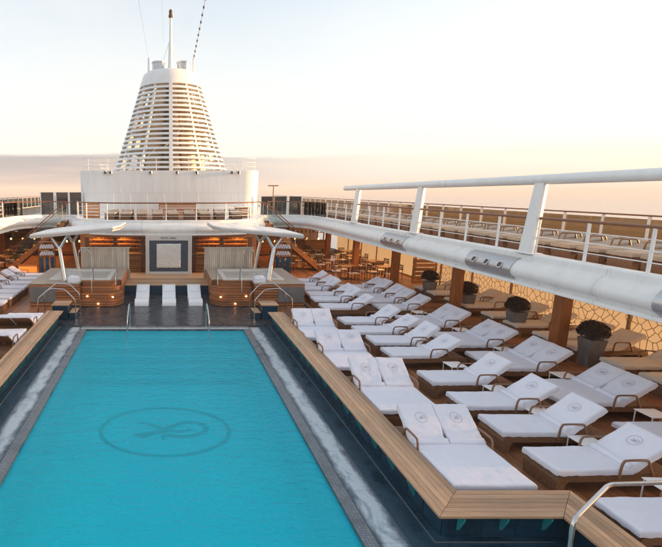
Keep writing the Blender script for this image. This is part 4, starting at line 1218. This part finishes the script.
MB().lathe([(.13, 12.05), (.17, 12.1), (.17, 12.22), (.12, 12.35), (.15, 12.5), (.10, 12.65), (0, 12.7)], 12, (0, -.4, 0)).build('mast_lamp', M['chair_dark'], ms)
for s in (-1, 1): MB().cyl((s * .9, -.4, 7.9), (0, -.4, 10.6), .018, 5).build('stay', M['white'], fu)
for k in range(1, 9):   # raised weld seams on the casing plates
    x = -hw + 1.3 + k * 1.27
    MB().box(x - .012, x + .012, -hd - .006 - .012, -hd + .02, .1, 1.58).build('weld_seam', M['white_wall'], cs); MB().box(x + .55 - .012, x + .55 + .012, -hd - .020, -hd + .02, 1.66, 3.04).build('weld_seam', M['white_wall'], cs)
# dressing lines
def line(label, a, b, r=.014, bulbs=0, sag=.4):
    A, B_ = Vector(a), Vector(b)
    root = empty('rigging_line', label, 'cable', a)
    pts = [A.lerp(B_, t) + Vector((0, 0, -sag * 4 * t * (1 - t))) - A for t in [i / 20 for i in range(21)]]
    MB().tube(pts, r, 5).build('wire', M['cable'], root)
    for k in range(bulbs):
        t = (k + .7) / bulbs; p = A.lerp(B_, t) + Vector((0, 0, -sag * 4 * t * (1 - t))) - A
        MB().lathe([(0, -.10), (.055, -.06), (.055, .04), (.03, .09), (0, .10)], 8, p).build('bulb', M['chair_dark'], root)
line('rising wire strung with dark bulbs from the funnel top', (2.31, 40.7, 15.4), (2.6, 14, 18.4), bulbs=26, sag=.3)
line('thin bare wire rising from the funnel port antenna', (-1.33, 40.7, 15.4), (-1.6, 14, 15.6), r=.007, sag=.2)
line('thin bare wire rising beside the funnel mast', (-.1, 40.6, 16.6), (-.32, 18, 16.2), r=.005, sag=.1)

# ------------------------------------------------------------------ under the overhang: columns, planters, glass, dining
for i, y in enumerate((8.4, 13.4, 18.4, 23.5, 28.5, 33.5)):
    for s, nm in ((1, 'starboard'), (-1, 'port')):
        if s < 0 and y < 25: continue
        c_ = empty('wooden_column', 'square varnished wooden column under the %s overhang, %s from the bow end' % (nm, ORD[i]), 'column', (s * 11.6, y, 0), 0, 'columns under the overhang')
        MB().box(-.16, .16, -.16, .16, .08, 2.64, .012).build('shaft', M['column_wood'], c_)
        MB().box(-.19, .19, -.19, .19, .0, .08, .008).build('plinth', M['wood_dark'], c_)
def foliage(rx, rz, n, seed):
    rnd = random.Random(seed); mb = MB()
    for i in range(n):
        u = rnd.uniform(-.35, 1); a = rnd.uniform(0, 2 * PI); q = math.sqrt(1 - u * u) if u > -1 else 0
        k = rnd.uniform(.72, 1.04) * (1 + .14 * noise.noise(Vector((math.cos(a) * 2.2, math.sin(a) * 2.2, u * 2 + seed))))
        d = Vector((q * math.cos(a), q * math.sin(a), u))
        p = Vector((d.x * rx * k, d.y * rx * k, d.z * rz * k))
        nrm = (d + Vector((rnd.uniform(-.8, .8), rnd.uniform(-.8, .8), rnd.uniform(-.5, .8)))).normalized()
        t = nrm.orthogonal().normalized(); t = Matrix.Rotation(rnd.uniform(0, 6.28), 3, nrm) @ t; b = nrm.cross(t)
        L_ = rnd.uniform(.028, .05); w_ = L_ * .45
        mb.add([p - t * L_, p + b * w_ + nrm * .006, p + t * L_, p - b * w_ + nrm * .006], [(0, 1, 2, 3)])
    return mb
pl_root = empty('planter', '', 'planter')
pv = []
for (z, w) in ((0, .15), (.80, .235), (.82, .235), (.82, .205), (.70, .20)):
    pv += [(-w, -w, z), (w, -w, z), (w, w, z), (-w, w, z)]
pf = [(0,1,2,3)[::-1]] + [(j*4+q, j*4+(q+1) % 4, (j+1)*4+(q+1) % 4, (j+1)*4+q) for j in range(4) for q in range(4)] + [(16,17,18,19)]
MB().add(pv, pf).build('pot', M['planter'], pl_root, 30)
fo = foliage(.355, .30, 3600, 3).build('foliage', M['boxwood'], pl_root, None); fo.location = (0, 0, 1.02); fo['kind'] = 'stuff'
MB().lathe([(0, -.14), (.2, -.1), (.27, .05), (.2, .17), (0, .22)], 14).build('twig_core', M['twig'], pl_root).location = (0, 0, 1.0)
pu = [False]
for i, y in enumerate((12.95, 16.0, 18.75, 21.5)):
    place(pl_root, pu, (12.28 if i else 12.2, y, 0), R(random.uniform(-8, 8)), 'tapered grey square planter with clipped dark shrub, %s from the slatted wooden screen' % ORD[3 - i], 'planters along the starboard deck')
slat_screen(12.4, 13.6, 23.3, .35, 1.62, 'sunlit slatted wooden screen by the starboard glass beside the dining tables', 6)

# starboard glass wall with leaf-vein lattice
gw = empty('glass_wall', 'tall amber tinted glass wall with mullions along the starboard side', 'glass wall', (14.25, 4, 0))
gp = MB().box(-.008, .008, .05, 2.45, .10, 2.60).mesh('pane', M['glass_amber'], None)
mu_ = MB().box(-.06, .06, -.045, .045, 0, 2.64, .006).mesh('mullion', M['lattice'])
for k in range(14):
    mesh_obj('mullion', mu_, gw, (0, 2.5 * k, 0)); mesh_obj('pane', gp, gw, (0, 2.5 * k, 0))
MB().box(-.07, .07, 0, 35, .0, .095).build('sill', M['lattice'], gw)
MB().box(-.05, .05, 0, 35, 2.2, 2.26).build('transom', M['lattice'], gw)
def leaf_panel(seed):
    rnd = random.Random(seed); mb = MB()
    # leaf veins: a bent midrib with herringbone side ribs, drawn as thin bars in the y-z plane
    def bar(a, b, r=.014): mb.tube([(0, a[0], a[1]), (0, b[0], b[1])], r, 4)
    pts = []
    for a in range(16):
        for b in range(10):
            y = -.1 + a * .17 + rnd.uniform(-.05, .05); z = -.2 + b * .32 + (.16 if a % 2 else 0) + rnd.uniform(-.11, .11)
            z += (.55 if seed % 2 else -.55) * abs((y * 1.25) % 1.0 - .5) + .1 * math.sin(y * 3 + seed)
            pts.append(Vector((y, z)))
    vs_, es_, fs_ = delaunay_2d_cdt(pts, [], [], 0, 1e-5)[:3]
    cc = {}
    def circ(f):
        A_, B_, C_ = (vs_[k] for k in f)
        d_ = 2 * (A_.x * (B_.y - C_.y) + B_.x * (C_.y - A_.y) + C_.x * (A_.y - B_.y))
        if abs(d_) < 1e-6: return None
        a2, b2, c2 = A_.length_squared, B_.length_squared, C_.length_squared
        return ((a2 * (B_.y - C_.y) + b2 * (C_.y - A_.y) + c2 * (A_.y - B_.y)) / d_, (a2 * (C_.x - B_.x) + b2 * (A_.x - C_.x) + c2 * (B_.x - A_.x)) / d_)
    edge = {}
    for fi, f in enumerate(fs_):
        if len(f) != 3: continue
        for k in range(3): edge.setdefault(frozenset((f[k], f[(k+1) % 3])), []).append(fi)
    def ok(p): return p and -.0 <= p[0] <= 2.5 and .1 <= p[1] <= 2.3
    for e_, ff in edge.items():
        if len(ff) == 2:
            p1, p2 = circ(fs_[ff[0]]), circ(fs_[ff[1]])
            if ok(p1) and ok(p2): bar(p1, p2, .0095)
    return mb.mesh('leaf_lattice', M['lattice'])
lp = [leaf_panel(k) for k in range(8)]
for k in range(8):
    o = mesh_obj('leaf_screen', lp[k], None, (14.05, 6.55 + 2.5 * k, 0))
    tag(o, 'leaf-vein patterned lattice screen before the starboard glass, %s from the slatted wooden screen' % ORD[7 - k], 'screen', 'lattice screens before the glass')
gwp = empty('glass_wall', 'smoked glass wall with mullions along the port side', 'glass wall', (-14.25, 14, 0))
gp2 = MB().box(-.008, .008, .05, 2.45, .10, 2.60).mesh('pane', M['glass_smoke'], None)
for k in range(12):
    mesh_obj('mullion', mu_, gwp, (0, 2.5 * k, 0)); mesh_obj('pane', gp2, gwp, (0, 2.5 * k, 0))
# aft wall of the sheltered deck
aft = empty('aft_bulkhead', 'warm wood panelled bulkhead behind the dining tables', 'wall', (0, 44, 0))
MB().box(-14.3, 14.3, .05, .2, 0, 2.64).build('backing', M['wood_dark'], aft)
for k in range(40):
    x = -14.2 + k * .71
    MB().box(x, x + .68, 0, .049, .05, 2.6, .006).build('panel', M['wood_warm'], aft)
# fill lights added in the ceiling to warm the dark interior
k_ = 0
for x in (-11.5, -8.5, 8.7, 12.3):
    for y in (27.0, 30.5, 34.5):
        k_ += 1
        d_ = empty('fill_light', 'small added warm fill light in the ceiling over the %s dining tables' % ('port' if x < 0 else 'starboard'), 'fill_light', (x, y, 2.655), 0, 'added ceiling fill lights over the %s tables' % ('port' if x < 0 else 'starboard'))
        MB().lathe([(.10, -.02), (.11, 0), (.07, .0)], 14).build('trim', M['steel_dull'], d_); MB().lathe([(.07, -.018), (.07, -.012)], 14).build('lens', M['lamp'], d_)  # trim and lens of the added fill light
        ld = bpy.data.lights.new('fill_light_beam', 'SPOT'); ld.energy = 60; ld.color = (1, .5, .17); ld.spot_size = R(130); ld.spot_blend = .8; ld.shadow_soft_size = .07
        lo = bpy.data.objects.new('lamp', ld); col.objects.link(lo); lo.parent = d_; lo.location = (0, 0, -.05)  # spot of the added fill light
for x in (-2.5, 2.9, -3.9, 4.3):  # spots added to brighten the bar front
    d_ = empty('fill_light', 'small added warm fill light over the bar shelves beside the artwork wall', 'fill_light', (x, 27.2, 2.6), 0, 'added bar fill lights')
    MB().lathe([(.07, -.018), (.07, .0)], 14).build('lens', M['lamp'], d_)  # lens of the added fill light
    ld = bpy.data.lights.new('fill_light_beam', 'SPOT'); ld.energy = 40; ld.color = (1, .5, .17); ld.spot_size = R(140); ld.spot_blend = .8; ld.shadow_soft_size = .07
    lo = bpy.data.objects.new('lamp', ld); col.objects.link(lo); lo.parent = d_; lo.location = (0, 0, -.05)  # spot of the added fill light

# dining tables and chairs
def make_table():
    t = empty('dining_table', '', 'table')
    MB().box(-.45, .45, -.45, .45, .71, .75, .01).build('table_top', M['table_top'], t)
    MB().cyl((0, 0, .02), (0, 0, .71), .045, 10).build('pedestal', M['black'], t)
    MB().box(-.28, .28, -.28, .28, 0, .02, .004).build('foot', M['black'], t)
    return t
def make_chair():
    c = empty('dining_chair', '', 'chair')
    MB().box(-.24, .24, -.23, .23, .42, .47, .012).build('seat', M['cream'], c)
    for sx in (-1, 1):
        for sy in (-1, 1): MB().cyl((sx * .21, sy * .20, 0), (sx * .21, sy * .2, .42 if sy < 0 else .86), .02, 6).build('leg', M['chair_dark'], c)
        MB().tube([(sx * .235, -.2, .42), (sx * .235, -.2, .62), (sx * .235, .2, .66)], .018, 6).build('arm', M['chair_dark'], c)
    for k in range(3): MB().box(-.21, .21, .185, .215, .55 + .11 * k, .62 + .11 * k, .006).build('back_slat', M['chair_dark'], c)
    return c
tp_, tu = make_table(), [False]
cp_, cu = make_chair(), [False]
tabs = [(10.4, 26.4), (10.3, 28.8), (12.4, 26.2), (12.7, 28.4), (10.0, 31.0), (12.4, 30.7), (12.9, 33.2), (10.4, 33.4), (8.2, 32.6), (8.0, 30.2),
        (-10.9, 27.6), (-12.9, 28.6), (-10.4, 30.2), (-12.6, 31.4), (-10.9, 33.2), (-13.0, 34.4), (-11.3, 36.3), (-9.0, 36.0)]
ns, np_ = 0, 0
for (x, y) in tabs:
    if x > 0: i = ns; ns += 1; side = 'starboard'
    else: i = np_; np_ += 1; side = 'port'
    rz = R(random.uniform(-6, 6))
    place(tp_, tu, (x, y, 0), rz, 'square wooden dining table under the %s overhang, %s by distance from the pool' % (side, ORD[i]), 'dining tables on the %s side' % side)
    for k in range(4):
        a = rz + k * PI / 2 + R(random.uniform(-10, 10)); d = random.uniform(.62, .72)
        place(cp_, cu, (x + d * math.sin(-a), y + d * math.cos(a), 0), a, 'dark slat-back armchair at the %s %s dining table from the pool, on its %s side' % (ORD[i], side, ('aft', 'port', 'pool', 'starboard')[k]), 'chairs at the %s dining tables' % side)

# corner stairs: each flight climbs inboard along the curved corner of the opening
for s, nm in ((-1, 'port'), (1, 'starboard')):
    t = empty('corner_stair', 'wooden staircase with glass sides climbing inboard to the upper deck at the %s corner' % nm, 'staircase', (s * 9.75, 29.6, 0), R(90 * s))
    ns_ = 14; run = .26
    for k in range(ns_):
        z = 3.12 * (k + 1) / ns_
        MB().box(-.62, .62, run * k, run * k + .28, z - .045, z, .006).build('tread', M['wood_warm'], t)
        MB().box(-.60, .60, run * k + .005, run * k + .025, z - .215, z - .0455).build('riser', M['wood_dark'], t)
        for sx in (-.66, .66):
            if k % 2 == 0: MB().box(sx - .015, sx + .015, run * k + .08, run * k + .16, z + .03, z + .09).build('tread_light', M['lamp_soft'], t)
    for sx in (-.66, .66):
        MB().prism([(0, .0), (.2, 0), (3.62, 2.85), (3.62, 3.11), (-.02, .24)], sx - .012, sx + .012, 'x').build('stringer', M['wood_warm'], t)
        MB().tube([(sx, -.15, 1.05), (sx, .0, 1.12), (sx, 3.55, 4.16), (sx, 3.9, 4.25)], .03, 8).build('handrail', M['rail_teak'], t)
        MB().prism([(.05, .36), (3.5, 3.28), (3.5, 4.03), (.05, 1.08)], sx - .006, sx + .006, 'x').build('glass_side', M['glass'], t, None)
        for yy in (0, 1.75, 3.52): MB().cyl((sx, yy, .16 + yy * .84), (sx, yy, 1.1 + yy * .86), .018, 6).build('baluster', M['steel'], t)
# towel stands beside the jacuzzis: blue glass panels below, shelves of rolled white towels above
M['glass_blue'] = mat('blue_glass', (.02, .09, .17), .15, var=.2, vscale=3)
def roll_mesh():
    return MB().tube([(0, -.17, 0), (0, .17, 0)], .062, 12).mesh('rolled_towel', M['towel'])
RM = roll_mesh()
for s, nm in ((-1, 'port'), (1, 'starboard')):
    t = empty('towel_stand', 'towel stand with blue glass panels and shelves of rolled white towels beside the %s jacuzzi' % nm, 'stand', (s * 6.95, 27.6, 0), R(-12 * s))
    for x in (-.46, .46):
        for y in (-.2, .2): MB().box(x - .025, x + .025, y - .025, y + .025, 0, 2.1).build('post', M['wood_dark'], t)
    for x in (-.30, .0, .30): MB().box(x - .10, x + .10, -.19, -.175, .06, 1.1, .004).build('glass_panel', M['glass_blue'], t)
    for z in (1.2, 1.6, 2.0):
        MB().box(-.45, .45, -.2, .2, z - .03, z).build('shelf', M['wood_warm'], t)
        if z < 1.9:
            for k in range(6): mesh_obj('rolled_towel', RM, t, (-.35 + .14 * k, 0, z + .063))
            for k in range(5): mesh_obj('rolled_towel', RM, t, (-.28 + .14 * k, 0, z + .063 + .108))
# buffet counters with slatted fronts in front of the bulkhead
for s, nm in ((-1, 'port'), (1, 'starboard')):
    for j, (x, y) in enumerate(((11.6, 38.5), (7.6, 36.6))):
        t = empty('buffet_counter', 'slatted wooden buffet counter behind the %s dining tables, %s' % (nm, 'outboard' if j == 0 else 'beside the corner stair'), 'counter', (s * x, y, 0))
        MB().box(-1.5, 1.5, -.3, .3, 0, .95).build('body', M['wood_dark'], t)
        for k in range(7): MB().box(-1.5, 1.5, -.34, -.301, .06 + k * .125, .06 + k * .125 + .085, .004).build('slat', M['wood_warm'], t)
        MB().box(-1.56, 1.56, -.4, .36, .951, 1.0, .008).build('counter_top', M['table_top'], t)
        for k in range(2): MB().box(-1.45, 1.45, .28, .33, 1.5 + .4 * k, 1.54 + .4 * k).build('shelf', M['wood_warm'], t)
        for x_ in (-1.45, 1.45): MB().box(x_ - .04, x_ + .04, .26, .34, 1.001, 2.3).build('upright', M['wood_dark'], t)
        for k in range(9):
            r_ = random.uniform(.05, .09); h_ = random.uniform(.12, .3)
            MB().lathe([(r_, 0), (r_ * 1.1, h_ * .6), (r_ * .5, h_ * .8), (r_ * .5, h_)], 8, (-1.3 + k * .32, .305, 1.541)).build('jar', M['bottle'], t)
            if k in (1, 4, 7): MB().lathe([(.05, 0), (.055, .05), (.05, .1)], 10, (-1.3 + k * .32, .0, 1.001)).build('candle_lamp', M['lamp'], t)
# cabinet by the port dining area, orange glow added to its front panel
o = empty('added_glow_cabinet', 'low wooden cabinet with added orange glow on its front, port side', 'cabinet', (-8.3, 28.4, 0))
MB().box(-.6, .6, -.2, .2, 0, .5, .01).build('body', M['wood_warm'], o); MB().box(-.55, .55, -.215, -.201, .06, .42).build('front', M['lamp_soft'], o)

# ------------------------------------------------------------------ sea mist
hz = MB().box(-9100, 9100, -9100, 9100, -23, 24).build('haze', None, None, None); hz['kind'] = 'stuff'
hm = bpy.data.materials.new('haze'); hm.use_nodes = True; hm.node_tree.nodes.clear()
ho = hm.node_tree.nodes.new('ShaderNodeOutputMaterial'); hv = hm.node_tree.nodes.new('ShaderNodeVolumePrincipled')
hv.inputs['Color'].default_value = (.95, .92, .92, 1); hv.inputs['Density'].default_value = 6e-4; hv.inputs['Anisotropy'].default_value = 0
hm.node_tree.links.new(hv.outputs[0], ho.inputs['Volume']); hz.data.materials.append(hm)
